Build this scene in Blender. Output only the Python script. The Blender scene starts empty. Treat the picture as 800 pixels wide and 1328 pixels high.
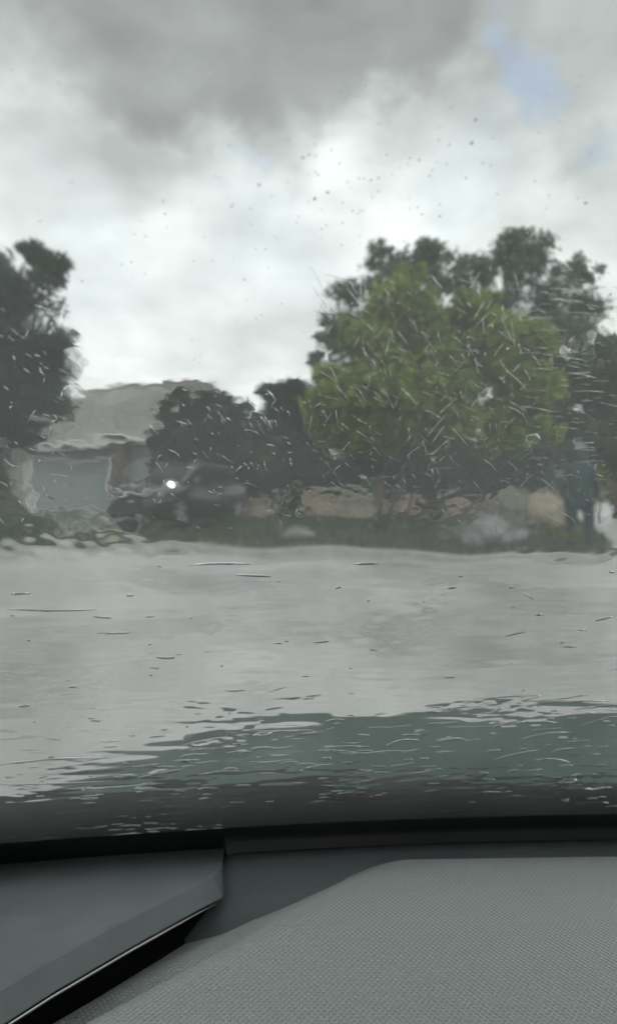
import bpy, bmesh, math, random
import numpy as np
from mathutils import Vector, Matrix

random.seed(7)
RNG = np.random.default_rng(11)
S = bpy.context.scene
COL = S.collection
PI = math.pi

# ------------------------------------------------------------------ camera
EYE = Vector((0.0, 0.0, 1.2))
PITCH = math.radians(2.4)
FPX = 1000.0
cam_data = bpy.data.cameras.new("camera")
cam = bpy.data.objects.new("camera", cam_data)
COL.objects.link(cam)
cam.location = EYE
cam.rotation_euler = (PI / 2 - PITCH, 0, 0)
cam_data.sensor_fit = 'VERTICAL'
cam_data.sensor_height = 36.0
cam_data.lens = 36.0 * FPX / 1328.0
cam_data.clip_start = 0.01
cam_data.clip_end = 2000.0
cam_data.dof.use_dof = True
cam_data.dof.focus_distance = 0.50
cam_data.dof.aperture_fstop = cam_data.lens / 3.4      # about 3.4 mm of aperture, as in a phone
S.camera = cam


def at(px, py, Y):
    """The world point at forward distance Y on the line of sight through a point of the photograph."""
    c, s = math.cos(PITCH), math.sin(PITCH)
    a, b = (px - 400.0) / FPX, (664.0 - py) / FPX
    d = Vector((a, c + b * s, -s + b * c))
    return EYE + d * (Y / d.y)


# ------------------------------------------------------------------ helpers
def link(o, parent=None):
    COL.objects.link(o)
    if parent is not None:
        o.parent = parent
    return o


def tag(o, label=None, cat=None, group=None, kind=None):
    for k, v in (("label", label), ("category", cat), ("group", group), ("kind", kind)):
        if v:
            o[k] = v
    return o


def empty(name, loc=(0, 0, 0), rz=0.0):
    o = bpy.data.objects.new(name, None)
    o.location = loc
    o.rotation_euler = (0, 0, rz)
    o.empty_display_size = 0.2
    return link(o)


def mesh_np(name, co, faces, mat, parent=None, smooth=False, matidx=None):
    """faces: n x k int array (all k-gons)."""
    co = np.asarray(co, dtype=np.float32)
    faces = np.asarray(faces, dtype=np.int32)
    k = faces.shape[1]
    me = bpy.data.meshes.new(name)
    me.vertices.add(len(co))
    me.vertices.foreach_set("co", co.ravel())
    me.loops.add(faces.size)
    me.loops.foreach_set("vertex_index", faces.ravel())
    me.polygons.add(len(faces))
    me.polygons.foreach_set("loop_start", np.arange(0, faces.size, k, dtype=np.int32))
    for m in (mat if isinstance(mat, (list, tuple)) else [mat]):
        me.materials.append(m)
    if matidx is not None:
        me.polygons.foreach_set("material_index", np.asarray(matidx, dtype=np.int32))
    me.polygons.foreach_set("use_smooth", np.full(len(faces), bool(smooth)))
    me.update(calc_edges=True)
    me.validate()
    return link(bpy.data.objects.new(name, me), parent)


def mesh_bm(name, bm, mat, parent=None, smooth=False):
    me = bpy.data.meshes.new(name)
    bmesh.ops.recalc_face_normals(bm, faces=bm.faces[:])
    bm.to_mesh(me)
    bm.free()
    me.materials.append(mat)
    if smooth:
        me.polygons.foreach_set("use_smooth", np.full(len(me.polygons), True))
    return link(bpy.data.objects.new(name, me), parent)


def add_box(bm, lo, hi, rz=0.0, bevel=0.0):
    lo, hi = Vector(lo), Vector(hi)
    m = Matrix.Translation((lo + hi) / 2) @ Matrix.Rotation(rz, 4, 'Z') @ Matrix.Diagonal((*(hi - lo), 1.0))
    r = bmesh.ops.create_cube(bm, size=1.0, matrix=m)
    if bevel:
        es = list({e for v in r['verts'] for e in v.link_edges})
        bmesh.ops.bevel(bm, geom=es, offset=bevel, segments=2, profile=0.5, affect='EDGES')


def box(name, lo, hi, mat, parent=None, rz=0.0, bevel=0.0):
    bm = bmesh.new()
    add_box(bm, lo, hi, rz, bevel)
    return mesh_bm(name, bm, mat, parent)


def tube(bm, pts, radii, seg=7, caps=True):
    pts = [Vector(p) for p in pts]
    rings = []
    prev = None
    for i, p in enumerate(pts):
        d = (pts[min(i + 1, len(pts) - 1)] - pts[max(i - 1, 0)]).normalized()
        ref = prev if prev is not None else (Vector((1, 0, 0)) if abs(d.x) < 0.8 else Vector((0, 1, 0)))
        x = (ref - d * ref.dot(d)).normalized()
        prev = x
        y = d.cross(x)
        rings.append([bm.verts.new(p + (x * math.cos(2 * PI * k / seg) + y * math.sin(2 * PI * k / seg)) * radii[i]) for k in range(seg)])
    for a, b in zip(rings, rings[1:]):
        for k in range(seg):
            bm.faces.new((a[k], a[(k + 1) % seg], b[(k + 1) % seg], b[k]))
    if caps:
        bm.faces.new(rings[0][::-1])
        bm.faces.new(rings[-1])


# ------------------------------------------------------------------ materials
def mat_new(name):
    m = bpy.data.materials.new(name)
    m.use_nodes = True
    nt = m.node_tree
    return m, nt, nt.nodes["Principled BSDF"]


def N(nt, kind, **kw):
    n = nt.nodes.new(kind)
    for k, v in kw.items():
        if k in n.inputs.keys() if hasattr(n.inputs, 'keys') else False:
            n.inputs[k].default_value = v
        else:
            setattr(n, k, v)
    return n


def plain(name, col, rough=0.6, metal=0.0, noise=0.0, scale=8.0, bump=0.0, bscale=40.0, coat=0.0, spec=0.5, coord='Object', bdist=0.02, detail=4.0):
    """A principled surface whose colour wanders by NOISE and whose normal carries a fine noise bump."""
    m, nt, p = mat_new(name)
    L = nt.links
    p.inputs["Base Color"].default_value = (*col, 1)
    p.inputs["Roughness"].default_value = rough
    p.inputs["Metallic"].default_value = metal
    p.inputs["Coat Weight"].default_value = coat
    p.inputs["Coat Roughness"].default_value = 0.05
    p.inputs["Specular IOR Level"].default_value = spec
    tc = N(nt, "ShaderNodeTexCoord")
    if noise:
        t = N(nt, "ShaderNodeTexNoise")
        t.inputs["Scale"].default_value = scale
        t.inputs["Detail"].default_value = detail
        L.new(tc.outputs[coord], t.inputs["Vector"])
        r = N(nt, "ShaderNodeMapRange")
        r.inputs["From Min"].default_value = 0.3
        r.inputs["From Max"].default_value = 0.7
        r.inputs["To Min"].default_value = 1 - noise
        r.inputs["To Max"].default_value = 1 + noise
        L.new(t.outputs["Fac"], r.inputs["Value"])
        mx = N(nt, "ShaderNodeVectorMath", operation='SCALE')
        mx.inputs[0].default_value = col
        L.new(r.outputs["Result"], mx.inputs["Scale"])
        L.new(mx.outputs["Vector"], p.inputs["Base Color"])
    if bump:
        t = N(nt, "ShaderNodeTexNoise")
        t.inputs["Scale"].default_value = bscale
        t.inputs["Detail"].default_value = 3.0
        L.new(tc.outputs[coord], t.inputs["Vector"])
        b = N(nt, "ShaderNodeBump")
        b.inputs["Strength"].default_value = bump
        b.inputs["Distance"].default_value = bdist
        L.new(t.outputs["Fac"], b.inputs["Height"])
        L.new(b.outputs["Normal"], p.inputs["Normal"])
    return m


def leaf_mat(name, a, b, trans=0.35):
    m, nt, p = mat_new(name)
    L = nt.links
    g = N(nt, "ShaderNodeNewGeometry")
    mix = N(nt, "ShaderNodeMix", data_type='RGBA')
    mix.inputs[6].default_value = (*a, 1)
    mix.inputs[7].default_value = (*b, 1)
    tc = N(nt, "ShaderNodeTexCoord")
    t = N(nt, "ShaderNodeTexNoise")
    t.inputs["Scale"].default_value = 0.9
    L.new(tc.outputs["Object"], t.inputs["Vector"])
    ad = N(nt, "ShaderNodeMath", operation='MULTIPLY_ADD')
    L.new(g.outputs["Random Per Island"], ad.inputs[0])
    ad.inputs[1].default_value = 0.55
    mr = N(nt, "ShaderNodeMapRange")
    mr.inputs["From Min"].default_value = 0.35
    mr.inputs["From Max"].default_value = 0.65
    mr.inputs["To Max"].default_value = 0.45
    L.new(t.outputs["Fac"], mr.inputs["Value"])
    L.new(mr.outputs["Result"], ad.inputs[2])
    L.new(ad.outputs[0], mix.inputs[0])
    L.new(mix.outputs[2], p.inputs["Base Color"])
    p.inputs["Roughness"].default_value = 0.55
    p.inputs["Specular IOR Level"].default_value = 0.3
    tr = N(nt, "ShaderNodeBsdfTranslucent")
    L.new(mix.outputs[2], tr.inputs["Color"])
    ms = N(nt, "ShaderNodeMixShader")
    ms.inputs[0].default_value = trans
    L.new(p.outputs[0], ms.inputs[1])
    L.new(tr.outputs[0], ms.inputs[2])
    L.new(ms.outputs[0], nt.nodes["Material Output"].inputs["Surface"])
    return m


M_BARK = plain("bark", (0.07, 0.055, 0.045), 0.9, noise=0.3, scale=6, bump=0.6, bscale=30)
M_DARKLEAF = leaf_mat("dark_leaves", (0.034, 0.056, 0.044), (0.068, 0.10, 0.068))
M_TALLLEAF = leaf_mat("blue_green_leaves", (0.065, 0.11, 0.08), (0.13, 0.20, 0.13))
M_BRIGHTLEAF = leaf_mat("bright_leaves", (0.078, 0.13, 0.036), (0.36, 0.43, 0.085), 0.5)
M_GREYLEAF = leaf_mat("grey_green_leaves", (0.05, 0.075, 0.05), (0.10, 0.13, 0.075))
M_YELLOWLEAF = leaf_mat("yellow_green_leaves", (0.12, 0.14, 0.03), (0.22, 0.22, 0.06))
M_GRASS = leaf_mat("grass_blades", (0.024, 0.042, 0.016), (0.055, 0.075, 0.028))


# ------------------------------------------------------------------ sky and sun
def build_world():
    w = bpy.data.worlds.new("World")
    S.world = w
    w.use_nodes = True
    nt = w.node_tree
    L = nt.links
    bg = nt.nodes["Background"]
    STR = 0.1
    bg.inputs["Strength"].default_value = STR
    sky = N(nt, "ShaderNodeTexSky", sky_type='NISHITA')
    sky.sun_disc = False
    sky.sun_elevation = math.radians(52)
    sky.sun_rotation = math.radians(-35)
    sky.air_density = 1.2
    sky.dust_density = 2.5
    tc = N(nt, "ShaderNodeTexCoord")
    # the direction, warped by noise so that cloud edges are ragged
    wn = N(nt, "ShaderNodeTexNoise")
    wn.inputs["Scale"].default_value = 4.5
    wn.inputs["Detail"].default_value = 6.0
    wn.inputs["Roughness"].default_value = 0.55
    L.new(tc.outputs["Generated"], wn.inputs["Vector"])
    sub = N(nt, "ShaderNodeVectorMath", operation='SUBTRACT')
    L.new(wn.outputs["Color"], sub.inputs[0])
    sub.inputs[1].default_value = (0.5, 0.5, 0.5)
    sc = N(nt, "ShaderNodeVectorMath", operation='SCALE')
    L.new(sub.outputs[0], sc.inputs[0])
    sc.inputs["Scale"].default_value = 0.32
    add = N(nt, "ShaderNodeVectorMath", operation='ADD')
    L.new(tc.outputs["Generated"], add.inputs[0])
    L.new(sc.outputs[0], add.inputs[1])
    P = add.outputs[0]

    def blob(px, py, r, amt, soft=1.0, sx=1.0, sz=1.0):
        d = (at(px, py, 10) - EYE).normalized()
        df = N(nt, "ShaderNodeVectorMath", operation='SUBTRACT')
        L.new(P, df.inputs[0])
        df.inputs[1].default_value = d
        ml = N(nt, "ShaderNodeVectorMath", operation='MULTIPLY')
        L.new(df.outputs[0], ml.inputs[0])
        ml.inputs[1].default_value = (1 / sx, 1.0, 1 / sz)
        ln = N(nt, "ShaderNodeVectorMath", operation='LENGTH')
        L.new(ml.outputs[0], ln.inputs[0])
        mr = N(nt, "ShaderNodeMapRange", interpolation_type='SMOOTHERSTEP')
        mr.inputs["From Min"].default_value = r / 1000 * (1 - 0.75 * soft)
        mr.inputs["From Max"].default_value = r / 1000 * (1 + 0.45 * soft)
        mr.inputs["To Min"].default_value = amt
        mr.inputs["To Max"].default_value = 0.0
        L.new(ln.outputs["Value"], mr.inputs["Value"])
        return mr.outputs["Result"]

    def total(socks, op):
        acc = socks[0]
        for s in socks[1:]:
            m = N(nt, "ShaderNodeMath", operation=op)
            L.new(acc, m.inputs[0])
            L.new(s, m.inputs[1])
            acc = m.outputs[0]
        return acc

    dark = total([blob(250, 60, 190, 0.92, 0.8, 1.0, 0.6), blob(470, 0, 200, 0.92, 0.65, 1.0, 0.6), blob(60, -20, 130, 0.75, 1),
                  blob(330, 130, 95, 0.75, 1), blob(760, 60, 140, 0.62, 1, 0.7, 1.0), blob(720, 150, 60, 0.35, 1),
                  blob(90, 215, 130, 0.36, 1, 1.3, 0.5), blob(620, -150, 240, 0.8, 1)], 'MAXIMUM')
    blue = total([blob(672, 130, 52, 0.75, 1.0, 0.6, 1.35), blob(742, 200, 34, 0.45, 1), blob(320, 212, 30, 0.35, 1, 1.6, 0.7),
                  blob(90, 330, 90, 0.22, 1), blob(350, 330, 110, 0.18, 1), blob(600, 230, 60, 0.2, 1)], 'MAXIMUM')
    # broad light and shade in the cloud
    n2 = N(nt, "ShaderNodeTexNoise")
    n2.inputs["Scale"].default_value = 6.5
    n2.inputs["Detail"].default_value = 8.0
    n2.inputs["Roughness"].default_value = 0.5
    mp = N(nt, "ShaderNodeMapping")
    mp.inputs["Scale"].default_value = (1, 1, 1.8)
    mp.inputs["Location"].default_value = (3.1, 0.7, 1.9)
    L.new(tc.outputs["Generated"], mp.inputs["Vector"])
    L.new(mp.outputs[0], n2.inputs["Vector"])
    br = N(nt, "ShaderNodeMapRange")
    br.inputs["From Min"].default_value = 0.32
    br.inputs["From Max"].default_value = 0.68
    br.inputs["To Min"].default_value = 0.70
    br.inputs["To Max"].default_value = 1.17
    L.new(n2.outputs["Fac"], br.inputs["Value"])
    cl = N(nt, "ShaderNodeMix", data_type='RGBA')
    cl.inputs[6].default_value = tuple(v / STR for v in (0.79, 0.815, 0.80)) + (1,)
    cl.inputs[7].default_value = tuple(v / STR for v in (0.275, 0.285, 0.278)) + (1,)
    L.new(dark, cl.inputs[0])
    cs = N(nt, "ShaderNodeVectorMath", operation='SCALE')
    L.new(cl.outputs[2], cs.inputs[0])
    L.new(br.outputs["Result"], cs.inputs["Scale"])
    sk = N(nt, "ShaderNodeVectorMath", operation='SCALE')
    L.new(sky.outputs[0], sk.inputs[0])
    sk.inputs["Scale"].default_value = 1.0
    fin = N(nt, "ShaderNodeMix", data_type='RGBA')
    L.new(blue, fin.inputs[0])
    L.new(cs.outputs[0], fin.inputs[6])
    L.new(sk.outputs[0], fin.inputs[7])
    L.new(fin.outputs[2], bg.inputs["Color"])

    sun = bpy.data.lights.new("sun", 'SUN')
    sun.energy = 0.6
    sun.angle = math.radians(25)
    sun.color = (1.0, 0.96, 0.9)
    so = bpy.data.objects.new("sun", sun)
    so.rotation_euler = (math.radians(90 - 52), 0, math.radians(35 + 180 - 180))
    so.location = (0, 0, 30)
    link(so)


build_world()

# ------------------------------------------------------------------ ground
M_SOIL = plain("damp_soil_and_turf", (0.06, 0.075, 0.04), 0.9, noise=0.45, scale=0.9, bump=0.5, bscale=9, bdist=0.05)


def wet_road():
    m, nt, p = mat_new("wet_concrete")
    L = nt.links
    tc = N(nt, "ShaderNodeTexCoord")
    n1 = N(nt, "ShaderNodeTexNoise")
    n1.inputs["Scale"].default_value = 0.35
    n1.inputs["Detail"].default_value = 5
    n2 = N(nt, "ShaderNodeTexNoise")
    n2.inputs["Scale"].default_value = 60
    n2.inputs["Detail"].default_value = 3
    for n in (n1, n2):
        L.new(tc.outputs["Object"], n.inputs["Vector"])
    cr = N(nt, "ShaderNodeMix", data_type='RGBA')
    cr.inputs[6].default_value = (0.25, 0.25, 0.246, 1)
    cr.inputs[7].default_value = (0.44, 0.436, 0.425, 1)
    mr = N(nt, "ShaderNodeMapRange")
    mr.inputs["From Min"].default_value = 0.35
    mr.inputs["From Max"].default_value = 0.65
    L.new(n1.outputs["Fac"], mr.inputs["Value"])
    # a finer mottling: damp patches, plus the play of wet reflections put into colour
    n3 = N(nt, "ShaderNodeTexNoise")
    n3.inputs["Scale"].default_value = 2.6
    n3.inputs["Detail"].default_value = 8
    n3.inputs["Roughness"].default_value = 0.65
    L.new(tc.outputs["Object"], n3.inputs["Vector"])
    m3 = N(nt, "ShaderNodeMapRange")
    m3.inputs["From Min"].default_value = 0.3
    m3.inputs["From Max"].default_value = 0.7
    m3.inputs["To Min"].default_value = -0.45
    m3.inputs["To Max"].default_value = 0.45
    L.new(n3.outputs["Fac"], m3.inputs["Value"])
    a3 = N(nt, "ShaderNodeMath", operation='ADD')
    a3.use_clamp = True
    L.new(mr.outputs["Result"], a3.inputs[0])
    L.new(m3.outputs["Result"], a3.inputs[1])
    L.new(a3.outputs[0], cr.inputs[0])
    L.new(cr.outputs[2], p.inputs["Base Color"])
    rr = N(nt, "ShaderNodeMapRange")
    rr.inputs["From Min"].default_value = 0.35
    rr.inputs["From Max"].default_value = 0.65
    rr.inputs["To Min"].default_value = 0.2
    rr.inputs["To Max"].default_value = 0.42
    L.new(n1.outputs["Fac"], rr.inputs["Value"])
    L.new(rr.outputs["Result"], p.inputs["Roughness"])
    b = N(nt, "ShaderNodeBump")
    b.inputs["Strength"].default_value = 0.4
    b.inputs["Distance"].default_value = 0.004
    L.new(n2.outputs["Fac"], b.inputs["Height"])
    b3 = N(nt, "ShaderNodeBump")
    b3.inputs["Strength"].default_value = 0.5
    b3.inputs["Distance"].default_value = 0.03
    L.new(n3.outputs["Fac"], b3.inputs["Height"])
    L.new(b3.outputs["Normal"], b.inputs["Normal"])
    L.new(b.outputs["Normal"], p.inputs["Normal"])
    return m


M_ROAD = wet_road()
M_KERB = plain("kerb_concrete", (0.3, 0.3, 0.28), 0.7, noise=0.2, scale=4, bump=0.3, bscale=60, bdist=0.005)


def sheet(name, pts, z, mat):
    bm = bmesh.new()
    bm.faces.new([bm.verts.new((x, y, z)) for x, y in pts])
    return mesh_bm(name, bm, mat)


tag(sheet("ground", [(-900, -300), (900, -300), (900, 1200), (-900, 1200)], -0.012, M_SOIL), kind="structure")
# the road the car stands on, and its arm that runs off beyond the person
EDGE = [(-60, 13.1), (-12, 13.1), (-5.2, 12.9), (-2.0, 12.5), (1.0, 12.1), (3.2, 11.5), (4.4, 11.3), (5.0, 11.9), (5.6, 14.0), (7.2, 20.0), (13.0, 42.0)]
tag(sheet("road", [(-60, -20), (60, -20), (60, 42), (13.0, 42)] + EDGE[::-1][1:], -0.006, M_ROAD), kind="structure")


def kerb():
    bm = bmesh.new()
    prof = [(0.0, -0.02), (0.0, 0.085), (0.02, 0.105), (0.14, 0.105), (0.14, -0.02)]
    rows = []
    for i, p in enumerate(EDGE):
        a = Vector(EDGE[max(i - 1, 0)])
        b = Vector(EDGE[min(i + 1, len(EDGE) - 1)])
        d = (b - a).normalized()
        nrm = Vector((-d.y, d.x))
        rows.append([bm.verts.new((p[0] + nrm.x * u, p[1] + nrm.y * u, h)) for u, h in prof])
    for r, q in zip(rows, rows[1:]):
        for k in range(len(prof) - 1):
            bm.faces.new((r[k], r[k + 1], q[k + 1], q[k]))
    return tag(mesh_bm("kerb", bm, M_KERB), kind="structure")


kerb()


def verge():
    # a lawn a little above the road, bounded by the kerb
    pts = []
    for i, p in enumerate(EDGE):
        a = Vector(EDGE[max(i - 1, 0)])
        b = Vector(EDGE[min(i + 1, len(EDGE) - 1)])
        d = (b - a).normalized()
        pts.append((p[0] - d.y * 0.13, p[1] + d.x * 0.13))
    pts += [(13, 90), (-60, 90)]
    return tag(sheet("verge", pts, 0.095, plain("verge_turf", (0.04, 0.052, 0.026), 0.9, noise=0.5, scale=1.3, bump=0.5, bscale=14, bdist=0.04)), kind="structure")


verge()
GZ = 0.095
tag(sheet("driveway", [(at(30, 650, 15.2).x, 15.2), (at(185, 650, 15.2).x, 15.2), (at(192, 650, 32.95).x, 32.95), (at(34, 650, 32.95).x, 32.95)], 0.10,
          plain("driveway_concrete", (0.25, 0.265, 0.26), 0.6, noise=0.2, scale=0.8, bump=0.2, bscale=40, bdist=0.005)), kind="structure")


def edge_y(x):
    xs = [e[0] for e in EDGE[:7]]
    ys = [e[1] for e in EDGE[:7]]
    return float(np.interp(x, xs, ys))


def grass():
    n = 26000
    x = RNG.uniform(-9.5, 7.0, n)
    y = 11.3 + RNG.power(0.75, n) * 16
    lo = np.interp(x, [e[0] for e in EDGE[:7]], [e[1] for e in EDGE[:7]]) + 0.14
    right = np.interp(y, [11.3, 14, 20, 42], [4.3, 5.4, 7.0, 12.8])
    ok = (y > lo) & (x < right)
    x, y = x[ok], y[ok]
    n = len(x)
    patch = 0.6 + 0.6 * np.sin(x * 1.7 + 1) * np.cos(y * 1.1) + RNG.normal(0, 0.2, n)
    h = np.clip(0.06 + 0.06 * patch + RNG.exponential(0.02, n), 0.03, 0.26)
    a = RNG.uniform(0, 2 * PI, n)
    w = RNG.uniform(0.006, 0.014, n)
    lx, ly = RNG.normal(0, 0.04, n), RNG.normal(0, 0.04, n)
    co = np.empty((n, 3, 3))
    co[:, 0] = np.stack([x - w * np.cos(a), y - w * np.sin(a), np.full(n, GZ - 0.01)], 1)
    co[:, 1] = np.stack([x + w * np.cos(a), y + w * np.sin(a), np.full(n, GZ - 0.01)], 1)
    co[:, 2] = np.stack([x + lx, y + ly, GZ + h], 1)
    o = mesh_np("grass", co.reshape(-1, 3), np.arange(3 * n).reshape(n, 3), M_GRASS)
    tag(o, "damp green grass growing on the verge behind the kerb", "grass", kind="stuff")


grass()


# ------------------------------------------------------------------ trees
def leaves_np(centres, radii, n_per, size, squash=0.85, shell=0.45, long=1.7, droop=0.0):
    """Leaf-sized rhombs spread through a set of clumps."""
    cs = np.asarray(centres)
    rs = np.asarray(radii)
    k = np.repeat(np.arange(len(cs)), n_per)
    n = len(k)
    d = RNG.normal(size=(n, 3))
    d /= np.linalg.norm(d, axis=1)[:, None]
    r = rs[k] * (shell + (1 - shell) * RNG.random(n)) * (1 + RNG.normal(0, 0.16, n)) + rs[k] * 0.5 * RNG.random(n) ** 5
    c = cs[k] + d * r[:, None] * np.array([1, 1, squash])
    # leaf frame
    u = RNG.normal(size=(n, 3)) + d * 0.8
    u[:, 2] -= droop
    u /= np.linalg.norm(u, axis=1)[:, None]
    v = np.cross(u, RNG.normal(size=(n, 3)))
    v /= np.linalg.norm(v, axis=1)[:, None] + 1e-9
    s = size * RNG.uniform(0.6, 1.35, n)[:, None]
    co = np.empty((n, 4, 3))
    co[:, 0] = c - u * s * long * 0.5
    co[:, 1] = c + v * s * 0.42
    co[:, 2] = c + u * s * long * 0.5
    co[:, 3] = c - v * s * 0.42
    return co.reshape(-1, 3), np.arange(4 * n).reshape(n, 4)


def tree(name, label, cat, D, foot_px, lobes, leafmat, clumps=22, n_per=120, leaf=0.10, trunk_r=0.13, shell=0.35, group=None, depth=0.8, twigs=True, droop=0.0, csize=0.42, stems=1):
    """LOBES: (px, py, radius px) of the crown's big masses as seen in the photograph, built round at distance D."""
    base = at(foot_px, 650, D)
    base.z = GZ - 0.03
    t = empty(name, base)
    tag(t, label, cat, group)
    cen, rad = [], []
    for px, py, r in lobes:
        R = r / FPX * D
        c0 = at(px, py, D + random.uniform(-0.3, 0.3))
        m = max(3, int(clumps * (r / 60.0) ** 1.3))
        for i in range(m):
            v = RNG.normal(size=3)
            v /= np.linalg.norm(v)
            q = RNG.random() ** 0.45
            p = np.array(c0) + v * R * q * np.array([0.8, depth, 0.8])
            if p[2] < GZ + 0.1:
                p[2] = GZ + 0.1 + RNG.random() * 0.25
            cen.append(p)
            rad.append(R * csize * RNG.uniform(0.6, 1.15))
    cen = np.array(cen)
    rad = np.array(rad)
    off = np.array(base)
    co, fa = leaves_np(cen - off, rad, n_per, leaf, shell=shell, droop=droop)
    co[:, 2] = np.maximum(co[:, 2], 0.04)
    mesh_np("crown", co, fa, leafmat, t)
    bm = bmesh.new()
    top = cen[:, 2].max() - off[2]
    mid = (cen.mean(0) - off)
    for s in range(stems):
        fx = (s - (stems - 1) / 2) * 0.28
        hub = Vector((mid[0] * 0.7 + fx, mid[1] * 0.5, max(0.35, mid[2] * 0.62)))
        tube(bm, [(fx * 0.6, 0, 0), (fx * 0.8 + hub.x * 0.15, hub.y * 0.2, hub.z * 0.35), (fx + hub.x * 0.5, hub.y * 0.6, hub.z * 0.7), hub,
                  Vector((mid[0], mid[1], top * 0.8))], [trunk_r * 1.25, trunk_r, trunk_r * 0.85, trunk_r * 0.7, trunk_r * 0.18], 9)
        if twigs:
            for i in range(s, len(cen), stems * max(1, len(cen) // 34)):
                e = Vector(cen[i] - off)
                st = Vector((fx * 0.8, 0, hub.z * random.uniform(0.55, 0.95))).lerp(hub, 0.7)
                md = st.lerp(e, 0.5) + Vector((random.uniform(-.1, .1), random.uniform(-.1, .1), random.uniform(0.0, .25)))
                tube(bm, [st, md, e], [trunk_r * 0.34, trunk_r * 0.2, trunk_r * 0.06], 5)
    mesh_bm("trunk", bm, M_BARK, t, smooth=True)
    return t


TG = "trees along the verge"
tree("broadleaf_tree", "dark tall tree beside the house, with one clump leaning out of its top", "tree", 17.5, 8,
     [(-60, 400, 75), (5, 400, 72), (-20, 355, 34), (52, 470, 54), (10, 510, 70), (-70, 540, 90), (62, 522, 36), (40, 548, 34), (-25, 605, 42), (64, 343, 30), (-60, 640, 50), (30, 330, 13)],
     M_DARKLEAF, clumps=26, n_per=150, leaf=0.11, trunk_r=0.2, group=TG)
tree("round_bush", "dark rounded bushy tree behind the dark car", "tree", 24.5, 262,
     [(262, 560, 50), (236, 575, 36), (292, 580, 40), (245, 622, 44), (290, 630, 44), (222, 640, 30), (226, 545, 26), (300, 548, 34), (318, 600, 40), (318, 645, 34), (212, 600, 28), (218, 535, 22), (242, 530, 26), (278, 530, 26), (204, 572, 22)], M_DARKLEAF, clumps=30, n_per=170, leaf=0.11, trunk_r=0.12, group=TG)
tree("dense_shrub_tree", "dark dense tree with a square top, next to the bright green tree", "tree", 26, 372,
     [(375, 540, 36), (356, 515, 20), (388, 520, 28), (345, 575, 32), (385, 590, 40), (350, 620, 36), (390, 630, 30), (346, 512, 18), (378, 508, 22), (330, 562, 28), (400, 570, 30)], M_DARKLEAF, clumps=30, n_per=170, leaf=0.12, trunk_r=0.12, group=TG)
tree("leafy_tree", "bright yellow-green leafy tree with a broad spreading crown", "tree", 16.5, 492,
     [(520, 405, 52), (480, 440, 46), (570, 440, 52), (438, 515, 40), (500, 510, 62), (575, 520, 66), (640, 450, 54), (675, 500, 46), (650, 550, 46), (690, 440, 26), (605, 405, 30), (545, 352, 14), (455, 415, 18), (640, 395, 16), (715, 500, 16), (412, 490, 16), (725, 560, 14), (405, 545, 14), (450, 545, 36), (500, 548, 40), (425, 560, 22), (700, 540, 22), (575, 565, 30), (520, 362, 18)],
     M_BRIGHTLEAF, clumps=36, n_per=150, leaf=0.105, trunk_r=0.085, group=TG, droop=0.5, csize=0.46, stems=2)
tree("spiky_tree", "dark feathery tree standing behind the bright green tree, pointed at its top", "tree", 25, 500,
     [(450, 500, 46), (520, 490, 56), (600, 450, 50), (625, 350, 18), (640, 420, 26), (486, 330, 22), (490, 365, 36), (450, 372, 26), (530, 345, 36), (580, 355, 36), (425, 430, 26), (455, 430, 42), (560, 330, 24), (620, 380, 30), (410, 468, 14), (520, 420, 50)],
     M_TALLLEAF, clumps=40, n_per=56, leaf=0.115, trunk_r=0.16, shell=0.1, group=TG, csize=0.5)
tree("tall_tree", "tall grey-green tree with sky showing through its loose crown, behind the person", "tree", 27, 705,
     [(660, 440, 40), (655, 395, 28), (655, 320, 26), (690, 330, 34), (665, 360, 34), (720, 375, 38), (756, 350, 22), (760, 400, 28), (745, 430, 30), (700, 420, 34), (735, 480, 36), (765, 500, 26), (700, 500, 40), (720, 560, 50), (640, 350, 14)],
     M_TALLLEAF, clumps=46, n_per=56, leaf=0.115, trunk_r=0.18, shell=0.1, group=TG, csize=0.5)
tree("hazel_tree", "low grey-green tree beside the road, right behind the person", "tree", 23, 800,
     [(770, 500, 36), (800, 490, 40), (775, 560, 44), (820, 560, 60), (750, 590, 30), (800, 600, 34), (738, 475, 28), (790, 455, 30), (732, 540, 32)], M_GREYLEAF, clumps=26, n_per=110, leaf=0.12, trunk_r=0.12, group=TG)
SG = "shrubs under the trees"
tree("evergreen_shrub", "dark shrub under the bright green tree, beside its trunk", "shrub", 21, 540, [(520, 620, 36), (556, 630, 36), (575, 600, 40), (480, 590, 40), (530, 590, 40)], M_DARKLEAF, clumps=26, n_per=130, leaf=0.09, trunk_r=0.04, group=SG)
tree("evergreen_shrub", "dark wide shrub between the bright green tree and the pale boulder", "shrub", 20.5, 650, [(630, 605, 40), (665, 600, 38), (690, 610, 36), (600, 625, 34), (640, 645, 24)], M_DARKLEAF, clumps=26, n_per=130, leaf=0.09, trunk_r=0.04, group=SG)
tree("evergreen_shrub", "dark shrub behind the beige wall, below the square-topped tree", "shrub", 27.5, 440, [(430, 615, 30), (460, 625, 26), (410, 600, 26)], M_DARKLEAF, clumps=26, n_per=130, leaf=0.1, trunk_r=0.04, group=SG)
tree("low_shrub", "low blue-green shrub in front of the garage, beside the dark tall tree", "shrub", 14.5, 22, [(12, 684, 22), (46, 688, 18), (-20, 680, 30), (66, 694, 12)], M_TALLLEAF, clumps=26, n_per=130, leaf=0.06, trunk_r=0.03, group=SG)
tree("low_shrub", "low dark shrub on the verge in front of the dark car", "shrub", 15.5, 255, [(240, 693, 14), (270, 690, 16), (300, 694, 12), (225, 698, 10)], M_DARKLEAF, clumps=26, n_per=110, leaf=0.06, trunk_r=0.03, group=SG)
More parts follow.
